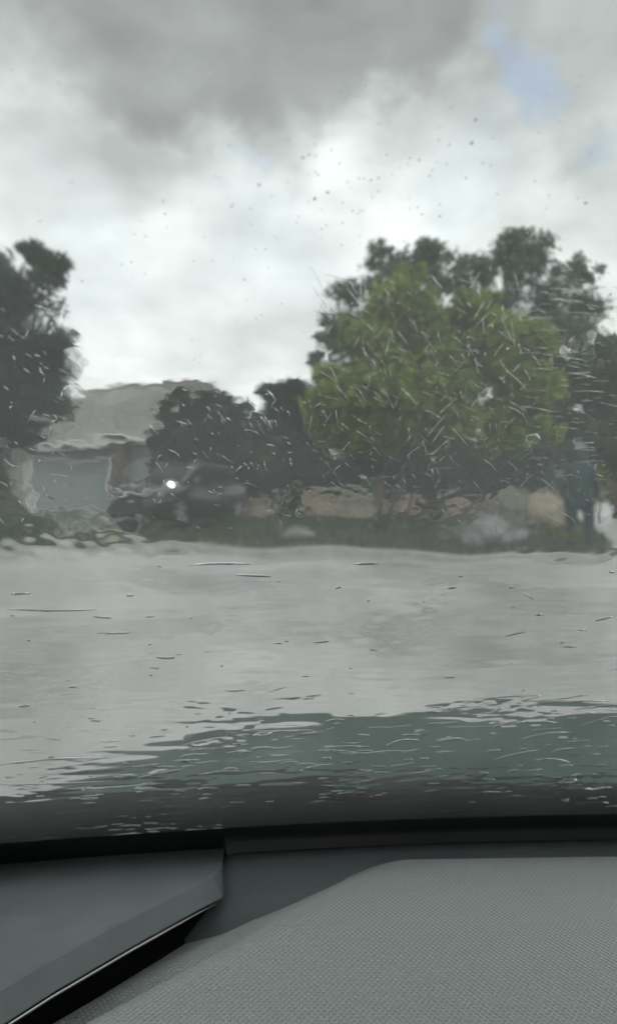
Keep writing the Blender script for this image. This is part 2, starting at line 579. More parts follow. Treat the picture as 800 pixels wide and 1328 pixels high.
tree("yellow_shrub", "yellow-green shrub at the roadside just behind the person", "shrub", 20, 775, [(770, 618, 14), (785, 608, 13), (764, 632, 10), (785, 632, 12)], M_YELLOWLEAF, clumps=30, n_per=90, leaf=0.07, trunk_r=0.03, group=SG)
tree("grass_tussock", "green tussock at the kerb beside the feet of the person", "plant", 12.3, 722, [(712, 716, 9), (727, 719, 10), (740, 722, 8)], M_YELLOWLEAF, clumps=26, n_per=60, leaf=0.05, trunk_r=0.012, twigs=False)


def treeline():
    cen, rad = [], []
    for x in np.arange(-70, 75, 2.6):
        for k in range(3):
            cen.append((x + RNG.normal(0, 0.8), 72 + RNG.normal(0, 3), 0.6 + k * 1.3 + RNG.normal(0, 0.4)))
            rad.append(1.8 * RNG.uniform(0.7, 1.2))
    co, fa = leaves_np(np.array(cen), np.array(rad), 150, 0.4)
    co[:, 2] = np.maximum(co[:, 2], 0.05)
    tag(mesh_np("treeline", co, fa, M_DARKLEAF), "far dark belt of trees closing the view behind the houses", "treeline", kind="stuff")


treeline()

# ------------------------------------------------------------------ house
M_WALL = plain("pale_render", (0.24, 0.25, 0.245), 0.85, noise=0.1, scale=1.5, bump=0.2, bscale=40, bdist=0.01)
M_GARAGE = plain("blue_grey_paint", (0.22, 0.25, 0.252), 0.5, noise=0.05, scale=2)
M_TRIM = plain("white_trim", (0.75, 0.75, 0.73), 0.5)
M_FASCIA = plain("dark_fascia", (0.10, 0.10, 0.10), 0.6)
M_DGLASS = plain("dark_window_glass", (0.02, 0.025, 0.03), 0.05, coat=0.5)
M_POST = plain("brown_post", (0.10, 0.085, 0.075), 0.7, noise=0.2, scale=5)


def roof_mat():
    m, nt, p = mat_new("roof_tiles")
    L = nt.links
    tc = N(nt, "ShaderNodeTexCoord")
    b = N(nt, "ShaderNodeTexBrick")
    b.inputs["Scale"].default_value = 1.0
    b.inputs["Brick Width"].default_value = 0.32
    b.inputs["Row Height"].default_value = 0.3
    b.inputs["Mortar Size"].default_value = 0.02
    b.inputs["Color1"].default_value = (0.37, 0.355, 0.335, 1)
    b.inputs["Color2"].default_value = (0.45, 0.435, 0.41, 1)
    b.inputs["Mortar"].default_value = (0.25, 0.24, 0.225, 1)
    L.new(tc.outputs["UV"], b.inputs["Vector"])
    n = N(nt, "ShaderNodeTexNoise")
    n.inputs["Scale"].default_value = 0.9
    L.new(tc.outputs["Object"], n.inputs["Vector"])
    mr = N(nt, "ShaderNodeMapRange")
    mr.inputs["To Min"].default_value = 0.7
    mr.inputs["To Max"].default_value = 1.3
    L.new(n.outputs["Fac"], mr.inputs["Value"])
    sc = N(nt, "ShaderNodeVectorMath", operation='SCALE')
    L.new(b.outputs["Color"], sc.inputs[0])
    L.new(mr.outputs["Result"], sc.inputs["Scale"])
    L.new(sc.outputs[0], p.inputs["Base Color"])
    p.inputs["Roughness"].default_value = 0.75
    bp = N(nt, "ShaderNodeBump")
    bp.inputs["Strength"].default_value = 0.6
    bp.inputs["Distance"].default_value = 0.03
    L.new(b.outputs["Fac"], bp.inputs["Height"])
    bp.invert = True
    L.new(bp.outputs["Normal"], p.inputs["Normal"])
    return m


M_ROOF = roof_mat()


def planar_uv(o):
    me = o.data
    uv = me.uv_layers.new(name="UVMap")
    for p in me.polygons:
        n = p.normal
        a = Vector((0, 0, 1)).cross(n)
        a = a.normalized() if a.length > 1e-3 else Vector((1, 0, 0))
        b = n.cross(a)
        for li in p.loop_indices:
            v = me.vertices[me.loops[li].vertex_index].co
            uv.data[li].uv = (v.dot(a), v.dot(b))


def house():
    D = 33.0
    x0, x1 = at(-110, 650, D).x, at(300, 650, D).x
    h = empty("house", ((x0 + x1) / 2, D, GZ))
    tag(h, "single-storey house with a brown-grey tiled roof and a pale blue-grey garage door", "house")
    ox = (x0 + x1) / 2
    gx0, gx1 = at(40, 650, D).x - ox, at(146, 650, D).x - ox
    W, dep, eh = (x1 - x0), 9.0, 2.78
    a, b = -W / 2, W / 2
    # front wall with the garage opening: three boxes and the sides
    bm = bmesh.new()
    add_box(bm, (a, 0, 0), (gx0, 0.25, eh))
    add_box(bm, (gx1, 0, 0), (b, 0.25, eh))
    add_box(bm, (gx0, 0.002, 2.16), (gx1, 0.248, eh))
    add_box(bm, (a, 0.25, 0), (a + 0.25, dep, eh))
    add_box(bm, (b - 0.25, 0.25, 0), (b, dep, eh))
    add_box(bm, (a + 0.25, dep - 0.25, 0), (b - 0.25, dep, eh))
    mesh_bm("wall", bm, M_WALL, h)
    # sectional garage door
    bm = bmesh.new()
    for i in range(4):
        add_box(bm, (gx0 + 0.03, 0.1, 0.02 + i * 0.535), (gx1 - 0.03, 0.14, 0.02 + (i + 1) * 0.535 - 0.012), bevel=0.006)
    gd = mesh_bm("garage_door", bm, M_GARAGE, h)
    box("handle", ((gx0 + gx1) / 2 - 0.1, 0.06, 0.9), ((gx0 + gx1) / 2 + 0.1, 0.1, 0.94), M_FASCIA, gd)
    bm = bmesh.new()
    add_box(bm, (gx0 - 0.08, -0.02, 0), (gx0 + 0.03, 0.09, 2.2))
    add_box(bm, (gx1 - 0.03, -0.02, 0), (gx1 + 0.08, 0.09, 2.2))
    add_box(bm, (gx0 + 0.03, -0.018, 2.13), (gx1 - 0.03, 0.088, 2.2))
    mesh_bm("frame", bm, M_TRIM, gd)
    # hipped roof
    ov, rh = 0.5, 5.55 - 0.1
    bm = bmesh.new()
    e0, e1 = a - ov, b + ov
    r0, r1 = at(100, 500, D).x - ox + 0.2, at(262, 500, D).x - ox
    v = [bm.verts.new(q) for q in ((e0, -ov, eh - 0.05), (e1, -ov, eh - 0.05), (e1, dep + ov, eh - 0.05), (e0, dep + ov, eh - 0.05), (r0 - 1.2, dep / 2, rh), (r1, dep / 2, rh + 0.1))]
    for f in ((0, 1, 5, 4), (1, 2, 5), (2, 3, 4, 5), (3, 0, 4)):
        bm.faces.new([v[i] for i in f])
    bmesh.ops.solidify(bm, geom=bm.faces[:], thickness=0.08)
    ro = mesh_bm("roof", bm, M_ROOF, h)
    planar_uv(ro)
    bm = bmesh.new()
    tube(bm, [(r0 - 1.2, dep / 2, rh + 0.04), (r1, dep / 2, rh + 0.14)], [0.11, 0.11], 8)
    mesh_bm("ridge_cap", bm, M_ROOF, ro, smooth=True)
    box("chimney", (r1 - 2.4, dep / 2 - 0.4, rh - 0.3), (r1 - 0.7, dep / 2 + 0.4, rh + 0.42), plain("chimney_brick", (0.25, 0.225, 0.205), 0.85, noise=0.25, scale=6), ro, bevel=0.03)
    bm = bmesh.new()
    add_box(bm, (e0, -ov - 0.03, eh - 0.24), (e1, -ov - 0.005, eh - 0.04))
    mesh_bm("fascia", bm, M_FASCIA, h)
    bm = bmesh.new()
    tube(bm, [(e0, -ov - 0.09, eh - 0.1), (e1, -ov - 0.09, eh - 0.1)], [0.055, 0.055], 8)
    mesh_bm("gutter", bm, M_TRIM, h, smooth=True)
    bm = bmesh.new()
    tube(bm, [(gx0 - 0.35, -ov - 0.07, eh - 0.14), (gx0 - 0.35, -0.06, eh - 0.4), (gx0 - 0.35, -0.06, 0.0)], [0.04] * 3, 8)
    mesh_bm("downpipe", bm, M_TRIM, h, smooth=True)
    # porch: two stout posts beside the garage, a door and a window
    for px in (158, 215):
        x = at(px, 650, D).x - ox
        bm = bmesh.new()
        add_box(bm, (x - 0.17, -0.48, 0), (x + 0.17, -0.15, eh - 0.25), bevel=0.02)
        add_box(bm, (x - 0.24, -0.55, 0), (x + 0.24, -0.08, 0.35), bevel=0.02)
        mesh_bm("porch_post", bm, M_POST, h)
    x = at(186, 650, D).x - ox
    dr = box("front_door", (x - 0.45, -0.04, 0.02), (x + 0.45, -0.002, 2.05), M_GARAGE, h)
    box("handle", (x + 0.33, -0.08, 1.0), (x + 0.38, -0.04, 1.12), M_FASCIA, dr)
    x = at(240, 650, D).x - ox
    wn = box("window", (x - 0.6, -0.012, 0.95), (x + 0.6, -0.004, 2.0), M_DGLASS, h)
    bm = bmesh.new()
    for lo, hi in (((x - 0.66, -0.05, 0.89), (x - 0.58, -0.013, 2.06)), ((x + 0.58, -0.05, 0.89), (x + 0.66, -0.013, 2.06)), ((x - 0.58, -0.048, 0.89), (x + 0.58, -0.015, 0.97)), ((x - 0.58, -0.048, 1.98), (x + 0.58, -0.015, 2.06)), ((x - 0.03, -0.046, 0.97), (x + 0.03, -0.016, 1.98))):
        add_box(bm, lo, hi)
    mesh_bm("frame", bm, M_TRIM, wn)


house()

# ------------------------------------------------------------------ walls, boulders
M_BEIGE = plain("beige_stone", (0.33, 0.285, 0.23), 0.85, noise=0.25, scale=3, bump=0.6, bscale=8, bdist=0.04)
M_PINK = plain("pinkish_brick", (0.32, 0.24, 0.215), 0.85, noise=0.3, scale=4, bump=0.5, bscale=12, bdist=0.03)


def low_wall(name, label, px0, px1, D, h, mat, cap, D1=None):
    a, b = at(px0, 660, D), at(px1, 660, D1 or D)
    a.z = b.z = GZ - 0.02
    t = empty(name, (a + b) / 2, math.atan2(b.y - a.y, b.x - a.x))
    tag(t, label, "wall")
    L = (b - a).length / 2
    bm = bmesh.new()
    # coursed blocks, each a little different
    rows = 3
    rh = (h - 0.06) / rows
    for r in range(rows):
        x = -L
        while x < L - 0.01:
            w = min(random.uniform(0.3, 0.6), L - x)
            y = random.uniform(-0.012, 0.012)
            add_box(bm, (x + 0.004, -0.14 + y, r * rh + 0.003), (x + w - 0.004, 0.14 + y, (r + 1) * rh - 0.003), bevel=0.015)
            x += w
    mesh_bm("stone_courses_pattern", bm, mat, t)
    box("coping_slab", (-L - 0.04, -0.19, h - 0.06), (L + 0.04, 0.19, h), cap, t, bevel=0.012)
    return t


low_wall("garden_wall", "low beige stone wall on the verge left of the thin tree trunk", 388, 510, 24.0, 0.64, M_BEIGE, M_BEIGE)
low_wall("garden_wall", "low pinkish brick wall half hidden by dark shrubs under the trees", 516, 640, 25.5, 1.0, M_PINK, M_PINK, 26.5)
low_wall("garden_wall", "short low beige wall stub between the dark car and the long beige wall", 296, 356, 22.5, 0.62, M_BEIGE, M_BEIGE)


def boulder(name, label, px, py, D, size, mat, seed, group=None, cat="boulder"):
    c = at(px, py, D)
    c.z = GZ
    bm = bmesh.new()
    bmesh.ops.create_icosphere(bm, subdivisions=4, radius=1.0)
    rnd = random.Random(seed)
    planes = [(Vector((rnd.uniform(-1, 1), rnd.uniform(-1, 1), rnd.uniform(-0.3, 1))).normalized(), rnd.uniform(0.62, 0.92)) for _ in range(11)]
    for v in bm.verts:
        p = v.co.normalized()
        for n, d in planes:
            k = p.dot(n) - d
            if k > 0:
                p = p - n * k * 0.85
        q = p * 2.3 + Vector((seed, 0, 0))
        p *= 1 + 0.05 * math.sin(q.x * 3 + q.z * 2) * math.cos(q.y * 4) + 0.02 * math.sin(q.x * 11) * math.sin(q.z * 9 + q.y * 7)
        v.co = Vector((p.x * size[0], p.y * size[1], p.z * size[2] + size[2] * 0.7))
    o = mesh_bm(name, bm, mat, smooth=True)
    o.location = c
    o.rotation_euler = (0, 0, rnd.uniform(-0.3, 0.3))
    return tag(o, label, cat, group)


M_ROCKPALE = plain("pale_sandstone", (0.25, 0.22, 0.165), 0.85, noise=0.2, scale=3, bump=0.6, bscale=10, bdist=0.04)
M_ROCKGREY = plain("grey_rock", (0.16, 0.16, 0.16), 0.7, noise=0.35, scale=5, bump=0.7, bscale=14, bdist=0.03)
boulder("boulder", "large pale yellow boulder beside the person, at the end of the verge", 706, 680, 17.5, (0.62, 0.55, 0.50), M_ROCKPALE, 3)
RG = "grey rocks along the kerb"
for px, py, D, s, sd, lb in (
        (640, 705, 13.6, (0.42, 0.34, 0.28), 5, "biggest grey rock of the heap under the pile of cut branches"),
        (668, 712, 13.0, (0.26, 0.25, 0.17), 8, "small grey rock at the kerb between the branch pile and the person"),
        (612, 708, 13.5, (0.22, 0.22, 0.14), 9, "flat grey rock at the near end of the branch pile, below the shrub"),
        (168, 702, 14.3, (0.28, 0.2, 0.10), 12, "pale flat stone lying on the verge below the garage corner"),
        (90, 705, 13.9, (0.32, 0.22, 0.13), 14, "dark low rock in the grass in front of the garage door"),
        (132, 700, 14.6, (0.25, 0.22, 0.12), 15, "small dark rock between the pale flat stone and the dark low rock"),
        (385, 705, 13.9, (0.30, 0.2, 0.14), 17, "grey rock alone at the kerb below the long beige wall")):
    boulder("rock", lb, px, py, D, s, M_ROCKPALE if "pale" in lb else M_ROCKGREY, sd, RG, "rock")


def brush_pile():
    c = at(645, 700, 13.9)
    c.z = GZ
    o_ = empty("brush_pile", c)
    tag(o_, "tangled heap of bare cut branches lying over the grey rocks on the verge", "branch pile")
    bm = bmesh.new()
    for i in range(70):
        a = random.uniform(0, PI)
        l = random.uniform(0.35, 0.95)
        p = Vector((random.gauss(0, 0.32), random.gauss(0, 0.22), random.uniform(0.08, 0.62)))
        p.z *= max(0.25, 1 - abs(p.x) * 0.9)
        d = Vector((math.cos(a), math.sin(a) * 0.6, random.uniform(-0.35, 0.55))) * l / 2
        q0, q1 = p - d, p + d
        q0.z, q1.z = max(q0.z, 0.02), max(q1.z, 0.02)
        tube(bm, [q0, p + Vector((0, 0, random.uniform(-.05, .08))), q1], [0.014, 0.011, 0.005], 5)
    mesh_bm("twigs_tangle", bm, plain("grey_twig", (0.22, 0.20, 0.19), 0.8, noise=0.3, scale=6), o_, smooth=True)


brush_pile()

# ------------------------------------------------------------------ the dark car by the bush
M_BLACKPAINT = plain("black_car_paint", (0.008, 0.009, 0.009), 0.25, coat=0.6)
M_CARGLASS = plain("tinted_car_window", (0.01, 0.012, 0.013), 0.2, spec=0.25)
M_TYRE = plain("tyre_rubber", (0.015, 0.015, 0.015), 0.85)
M_RIM = plain("alloy", (0.35, 0.35, 0.36), 0.35, metal=0.9)


def lamp_mat():
    m, nt, p = mat_new("lit_headlamp")
    p.inputs["Base Color"].default_value = (0.9, 0.9, 0.9, 1)
    p.inputs["Emission Color"].default_value = (1.0, 0.98, 0.92, 1)
    p.inputs["Emission Strength"].default_value = 9.0
    return m


def loft(bm, sections):
    rings = [[bm.verts.new(p) for p in s] for s in sections]
    n = len(rings[0])
    for a, b in zip(rings, rings[1:]):
        for k in range(n):
            bm.faces.new((a[k], a[(k + 1) % n], b[(k + 1) % n], b[k]))
    bm.faces.new(rings[0][::-1])
    bm.faces.new(rings[-1])


def parked_car():
    c = at(238, 682, 20.4)
    c.z = GZ
    t = empty("parked_car", c, math.radians(-118))
    tag(t, "dark rounded car on the verge in front of the dark bush, one headlamp shining white", "car")
    # local: +X is forward

    def ring(x, hw, z0, z1, rnd=0.12):
        pts = []
        for sx, sz in ((1, -1), (1, 1), (-1, 1), (-1, -1)):
            for k in range(4):
                a = {(1, -1): -PI / 2, (1, 1): 0, (-1, 1): PI / 2, (-1, -1): PI}[(sx, sz)] + k / 3 * PI / 2
                pts.append((x, sx * (hw - rnd) + rnd * math.cos(a), (z1 - rnd if sz > 0 else z0 + rnd) + rnd * math.sin(a)))
        return pts
    bm = bmesh.new()
    loft(bm, [ring(*s) for s in ((2.02, 0.62, 0.34, 0.72, 0.13), (1.9, 0.78, 0.26, 0.86, 0.14), (1.5, 0.86, 0.22, 0.97, 0.14), (0.8, 0.88, 0.22, 1.03, 0.12),
                                 (-1.4, 0.88, 0.22, 1.06, 0.12), (-1.9, 0.82, 0.28, 1.02, 0.14), (-2.05, 0.7, 0.36, 0.9, 0.13))])
    body = mesh_bm("body", bm, M_BLACKPAINT, t, smooth=True)
    bm = bmesh.new()
    loft(bm, [ring(*s) for s in ((0.98, 0.72, 0.98, 1.12, 0.06), (0.3, 0.66, 1.0, 1.50, 0.1), (-0.4, 0.66, 1.0, 1.56, 0.1), (-1.3, 0.64, 1.0, 1.50, 0.1), (-1.85, 0.6, 0.98, 1.12, 0.06))])
    mesh_bm("roof", bm, M_BLACKPAINT, t, smooth=True)
    bm = bmesh.new()
    v = [bm.verts.new(p) for p in ((1.0, -0.60, 1.09), (1.0, 0.60, 1.09), (0.34, 0.52, 1.47), (0.34, -0.52, 1.47))]
    bm.faces.new(v)
    bmesh.ops.solidify(bm, geom=bm.faces[:], thickness=0.012)
    bmesh.ops.translate(bm, verts=bm.verts[:], vec=(0.03, 0, 0.03))
    mesh_bm("windscreen", bm, M_CARGLASS, t)
    for s in (-1, 1):
        bm = bmesh.new()
        v = [bm.verts.new(p) for p in ((0.72, s * 0.705, 1.08), (0.26, s * 0.67, 1.43), (-1.25, s * 0.66, 1.43), (-1.5, s * 0.70, 1.08))]
        bm.faces.new(v)
        bmesh.ops.solidify(bm, geom=bm.faces[:], thickness=0.01)
        mesh_bm("side_window", bm, M_CARGLASS, t)
        for x in (1.28, -1.3):
            bm = bmesh.new()
            bmesh.ops.create_cone(bm, cap_ends=True, segments=24, radius1=0.31, radius2=0.31, depth=0.2, matrix=Matrix.Translation((x, s * 0.79, 0.31)) @ Matrix.Rotation(PI / 2, 4, 'X'))
            wh = mesh_bm("wheel", bm, M_TYRE, t)
            bm = bmesh.new()
            bmesh.ops.create_cone(bm, cap_ends=True, segments=20, radius1=0.2, radius2=0.19, depth=0.03, matrix=Matrix.Translation((x, s * 0.90, 0.31)) @ Matrix.Rotation(PI / 2, 4, 'X'))
            mesh_bm("rim", bm, M_RIM, wh)
        bm = bmesh.new()
        bmesh.ops.create_uvsphere(bm, u_segments=16, v_segments=10, radius=1.0, matrix=Matrix.Translation((1.86, s * 0.58, 0.80)) @ Matrix.Diagonal((0.10, 0.12, 0.085, 1)))
        mesh_bm("headlight", bm, M_CARGLASS, t, smooth=True)
        bm = bmesh.new()
        bmesh.ops.create_uvsphere(bm, u_segments=12, v_segments=8, radius=1.0, matrix=Matrix.Translation((0.72, s * 0.98, 1.10)) @ Matrix.Diagonal((0.09, 0.12, 0.08, 1)))
        mesh_bm("wing_mirror", bm, M_BLACKPAINT, t, smooth=True)
    box("grille", (2.0, -0.42, 0.5), (2.035, 0.42, 0.66), M_TYRE, t, bevel=0.01)
    return t


CAR2 = parked_car()


def shining_lamp():
    # the one lit lamp, built as the lens of the near headlight
    lens = bmesh.new()
    p = at(222, 629, 19.15)
    loc = (Matrix.Translation(CAR2.location) @ Matrix.Rotation(CAR2.rotation_euler.z, 4, 'Z')).inverted() @ p
    bmesh.ops.create_uvsphere(lens, u_segments=16, v_segments=10, radius=0.085, matrix=Matrix.Translation(loc))
    o = mesh_bm("headlight", lens, lamp_mat(), CAR2, smooth=True)
    o["label"] = "lit headlight shining white"
    bm = bmesh.new()
    w = at(222, 629, 19.3)
    loc2 = (Matrix.Translation(CAR2.location) @ Matrix.Rotation(CAR2.rotation_euler.z, 4, 'Z')).inverted() @ w
    bmesh.ops.create_uvsphere(bm, u_segments=20, v_segments=12, radius=1.0, matrix=Matrix.Translation(loc2) @ Matrix.Diagonal((0.17, 0.27, 0.16, 1)))
    mesh_bm("lamp_housing", bm, plain("chrome_housing", (0.25, 0.26, 0.26), 0.25, metal=0.7), o, smooth=True)


shining_lamp()


# ------------------------------------------------------------------ person
def person():
    foot = at(749, 716, 12.6)
    foot.z = 0.0
    foot.y = 12.55
    foot.x = at(749, 716, 12.55).x
    t = empty("person", foot, math.radians(-20))
    tag(t, "person in dark teal hooded jacket and trousers, standing at the kerb with back turned", "person")
    skin = plain("skin", (0.42, 0.27, 0.2), 0.55)
    teal = plain("dark_teal_cloth", (0.005, 0.030, 0.031), 0.85, noise=0.25, scale=9, bump=0.4, bscale=30, bdist=0.01)
    teal2 = plain("dark_teal_trousers", (0.004, 0.027, 0.029), 0.85, noise=0.25, scale=9, bump=0.4, bscale=25, bdist=0.01)

    def skinned(name, verts, edges, radii, mat, parent, root=0, sub=2):
        me = bpy.data.meshes.new(name)
        me.from_pydata([Vector(v) for v in verts], edges, [])
        o = link(bpy.data.objects.new(name, me))
        m = o.modifiers.new("skin", 'SKIN')
        m.use_smooth_shade = True
        for i, r in enumerate(radii):
            d = me.skin_vertices[0].data[i]
            d.radius = r if isinstance(r, tuple) else (r, r)
            d.use_root = (i == root)
        s = o.modifiers.new("sub", 'SUBSURF')
        s.levels = s.render_levels = sub
        dg = bpy.context.evaluated_depsgraph_get()
        me2 = bpy.data.meshes.new_from_object(o.evaluated_get(dg))
        me2.materials.clear()
        me2.materials.append(mat)
        me2.polygons.foreach_set("use_smooth", np.full(len(me2.polygons), True))
        bpy.data.objects.remove(o)
        return link(bpy.data.objects.new(name, me2), parent)

    # bare body: continuous from the feet to the neck, arms to the wrists and five fingers on each hand
    V, E, R = [], [], []

    def vtx(p, r, prev=None):
        V.append(p)
        R.append(r)
        if prev is not None:
            E.append((prev, len(V) - 1))
        return len(V) - 1
    pel = vtx((0, 0, 0.93), (0.13, 0.10))
    wa = vtx((0, 0.0, 1.08), (0.12, 0.09), pel)
    ch = vtx((0, 0.01, 1.28), (0.145, 0.10), wa)
    sh = vtx((0, 0.0, 1.42), (0.10, 0.07), ch)
    nk = vtx((0, -0.01, 1.52), 0.052, sh)
    hd0 = vtx((0, 0.012, 1.59), (0.066, 0.08), nk)
    hd1 = vtx((0, 0.018, 1.66), (0.076, 0.095), hd0)
    vtx((0, 0.005, 1.72), (0.058, 0.075), hd1)
    vtx((0, 0.115, 1.615), 0.014, hd0)           # nose
    for s in (-1, 1):
        a = vtx((s * 0.17, -0.005, 1.41), 0.06, sh)
        b = vtx((s * 0.235, -0.03, 1.14), 0.044, a)
        c = vtx((s * 0.235, 0.06, 0.90), 0.031, b)
        d = vtx((s * 0.230, 0.085, 0.82), (0.034, 0.02), c)
        for k, (dx, dz) in enumerate(((0.025, -0.085), (0.009, -0.10), (-0.008, -0.095), (-0.023, -0.075))):
            f = vtx((s * 0.230 + dx * 0.4, 0.10 + dx, 0.82 + dz * 0.5), 0.009, d)
            vtx((s * 0.228 + dx * 0.3, 0.095 + dx, 0.82 + dz), 0.007, f)
        f = vtx((s * 0.215, 0.125, 0.82), 0.010, d)
        vtx((s * 0.205, 0.14, 0.785), 0.008, f)
        h = vtx((s * 0.10, 0, 0.86), 0.088, pel)
        k = vtx((s * 0.125, 0.02, 0.48), 0.056, h)
        an = vtx((s * 0.13, -0.01, 0.09), 0.038, k)
        vtx((s * 0.14, 0.13, 0.04), (0.04, 0.03), an)
    skinned("body", V, E, R, skin, t)
    # eyes, mouth and ears of the same head
    for s in (-1, 1):
        bm = bmesh.new()
        bmesh.ops.create_uvsphere(bm, u_segments=10, v_segments=6, radius=0.012, matrix=Matrix.Translation((s * 0.031, 0.104, 1.645)))
        mesh_bm("eye", bm, plain("eye_dark", (0.03, 0.025, 0.02), 0.2), t, smooth=True)
        bm = bmesh.new()
        bmesh.ops.create_uvsphere(bm, u_segments=10, v_segments=6, radius=1, matrix=Matrix.Translation((s * 0.079, 0.0, 1.63)) @ Matrix.Diagonal((0.012, 0.02, 0.032, 1)))
        mesh_bm("ear", bm, skin, t, smooth=True)
    box("mouth", (-0.025, 0.094, 1.565), (0.025, 0.102, 1.575), plain("lips", (0.25, 0.1, 0.09), 0.5), t, bevel=0.003)
    # jacket
    V, E, R = [], [], []
    hem = vtx((0, 0, 0.80), (0.185, 0.145))
    w2 = vtx((0, 0, 0.98), (0.185, 0.14), hem)
    c2 = vtx((0, 0.01, 1.25), (0.195, 0.14), w2)
    s2 = vtx((0, 0, 1.42), (0.13, 0.10), c2)
    vtx((0, -0.01, 1.50), (0.078, 0.075), s2)
    for s in (-1, 1):
        a = vtx((s * 0.185, -0.005, 1.41), 0.082, s2)
        b = vtx((s * 0.25, -0.03, 1.14), 0.068, a)
        vtx((s * 0.24, 0.055, 0.89), 0.052, b)
    skinned("jacket", V, E, R, teal, t)
    V, E, R = [], [], []
    p = vtx((0, 0, 0.90), (0.17, 0.135))
    for s in (-1, 1):
        h = vtx((s * 0.105, 0, 0.82), 0.118, p)
        k = vtx((s * 0.135, 0.02, 0.47), 0.092, h)
        vtx((s * 0.14, -0.005, 0.10), 0.082, k)
    skinned("trousers", V, E, R, teal2, t)
    for s in (-1, 1):
        bm = bmesh.new()
        bmesh.ops.create_uvsphere(bm, u_segments=16, v_segments=10, radius=1, matrix=Matrix.Translation((s * 0.14, 0.055, 0.055)) @ Matrix.Diagonal((0.058, 0.15, 0.065, 1)))
        for v in bm.verts:
            v.co.z = max(v.co.z, 0.0)
        mesh_bm("shoe", bm, plain("black_shoe", (0.012, 0.016, 0.016), 0.5), t, smooth=True)
    bm = bmesh.new()
    bmesh.ops.create_uvsphere(bm, u_segments=20, v_segments=12, radius=1, matrix=Matrix.Translation((0, 0.0, 1.70)) @ Matrix.Diagonal((0.098, 0.118, 0.088, 1)))
    bmesh.ops.delete(bm, geom=[v for v in bm.verts if v.co.z < 1.685], context='VERTS')
    bmesh.ops.create_cone(bm, cap_ends=True, segments=20, radius1=0.095, radius2=0.09, depth=0.012, matrix=Matrix.Translation((0, 0.09, 1.69)) @ Matrix.Diagonal((0.9, 1.0, 1, 1)))
    hb = bmesh.new()
    bmesh.ops.create_uvsphere(hb, u_segments=20, v_segments=14, radius=1, matrix=Matrix.Translation((0, -0.022, 1.625)) @ Matrix.Diagonal((0.112, 0.118, 0.135, 1)))
    bmesh.ops.delete(hb, geom=[v for v in hb.verts if v.co.y > 0.055 or v.co.z > 1.735], context='VERTS')
    mesh_bm("hood", hb, teal, t, smooth=True)
    cap = mesh_bm("cap", bm, plain("pale_grey_cap", (0.16, 0.19, 0.19), 0.8), t, smooth=True)


person()


# ------------------------------------------------------------------ our own car
CAR = empty("car", (0.4, 0.4, 0.0))
tag(CAR, "dark green car seen from inside, its grey dashboard below the rain-covered windscreen", "car")
CO = Vector(CAR.location)


def loc_np(co):
    return np.asarray(co, dtype=float) - np.array(CO)


CX = 0.40            # the car's middle
RAKE = math.radians(45)
ZB = EYE.z - 0.374   # height of the windscreen's foot


def base_y(x):
    return 0.795 - 0.135 * (x - CX) ** 2


def ws_point(x, t, off=0.0):
    """A point of the windscreen: X across, t metres up the glass, off metres outwards. Curved in plan and slightly from top to bottom."""
    c, s = math.cos(RAKE), math.sin(RAKE)
    bow = 0.03 * t * (0.9 - t)
    xx = CX + (x - CX) * (1 - 0.10 * t)
    y = base_y(x) - t * c + (bow + off) * s
    z = ZB + t * s + (bow + off) * c
    return xx, y, z


def project(x, y, z):
    c, s = math.cos(PITCH), math.sin(PITCH)
    dy, dz = y, z - EYE.z
    f = dy * c - dz * s
    u = dy * s + dz * c
    return 400 + FPX * x / f, 664 - FPX * u / f


def fnoise(shape, dx, dt, lx, lt, seed, beta=1.0, band=False):
    """Smooth random field of unit deviation whose features are about lx by lt metres. Periodic, from a filtered spectrum."""
    r = np.random.default_rng(seed)
    w = r.normal(size=shape)
    fx = np.fft.fftfreq(shape[1], dx)[None, :]
    ft = np.fft.fftfreq(shape[0], dt)[:, None]
    k = np.sqrt((fx * lx) ** 2 + (ft * lt) ** 2)
    flt = np.exp(-(k ** 2) * beta * 2.0)
    if band:
        flt *= k ** 2 / (0.08 + k ** 2)
    f = np.fft.ifft2(np.fft.fft2(w) * flt).real
    f -= f.mean()
    return f / f.std()


def sstep(a, b, x):
    k = np.clip((x - a) / (b - a), 0, 1)
    return k * k * (3 - 2 * k)


GLASS_T = 0.005
XS = np.concatenate([np.linspace(-0.36, -0.335, 3)[:-1] * 1.0, np.arange(-0.335, 0.375, 0.00112), np.linspace(0.38, 1.16, 60)])
TS = np.concatenate([np.linspace(-0.03, -0.012, 4)[:-1], np.arange(-0.012, 0.745, 0.00112), np.linspace(0.75, 0.80, 8)])


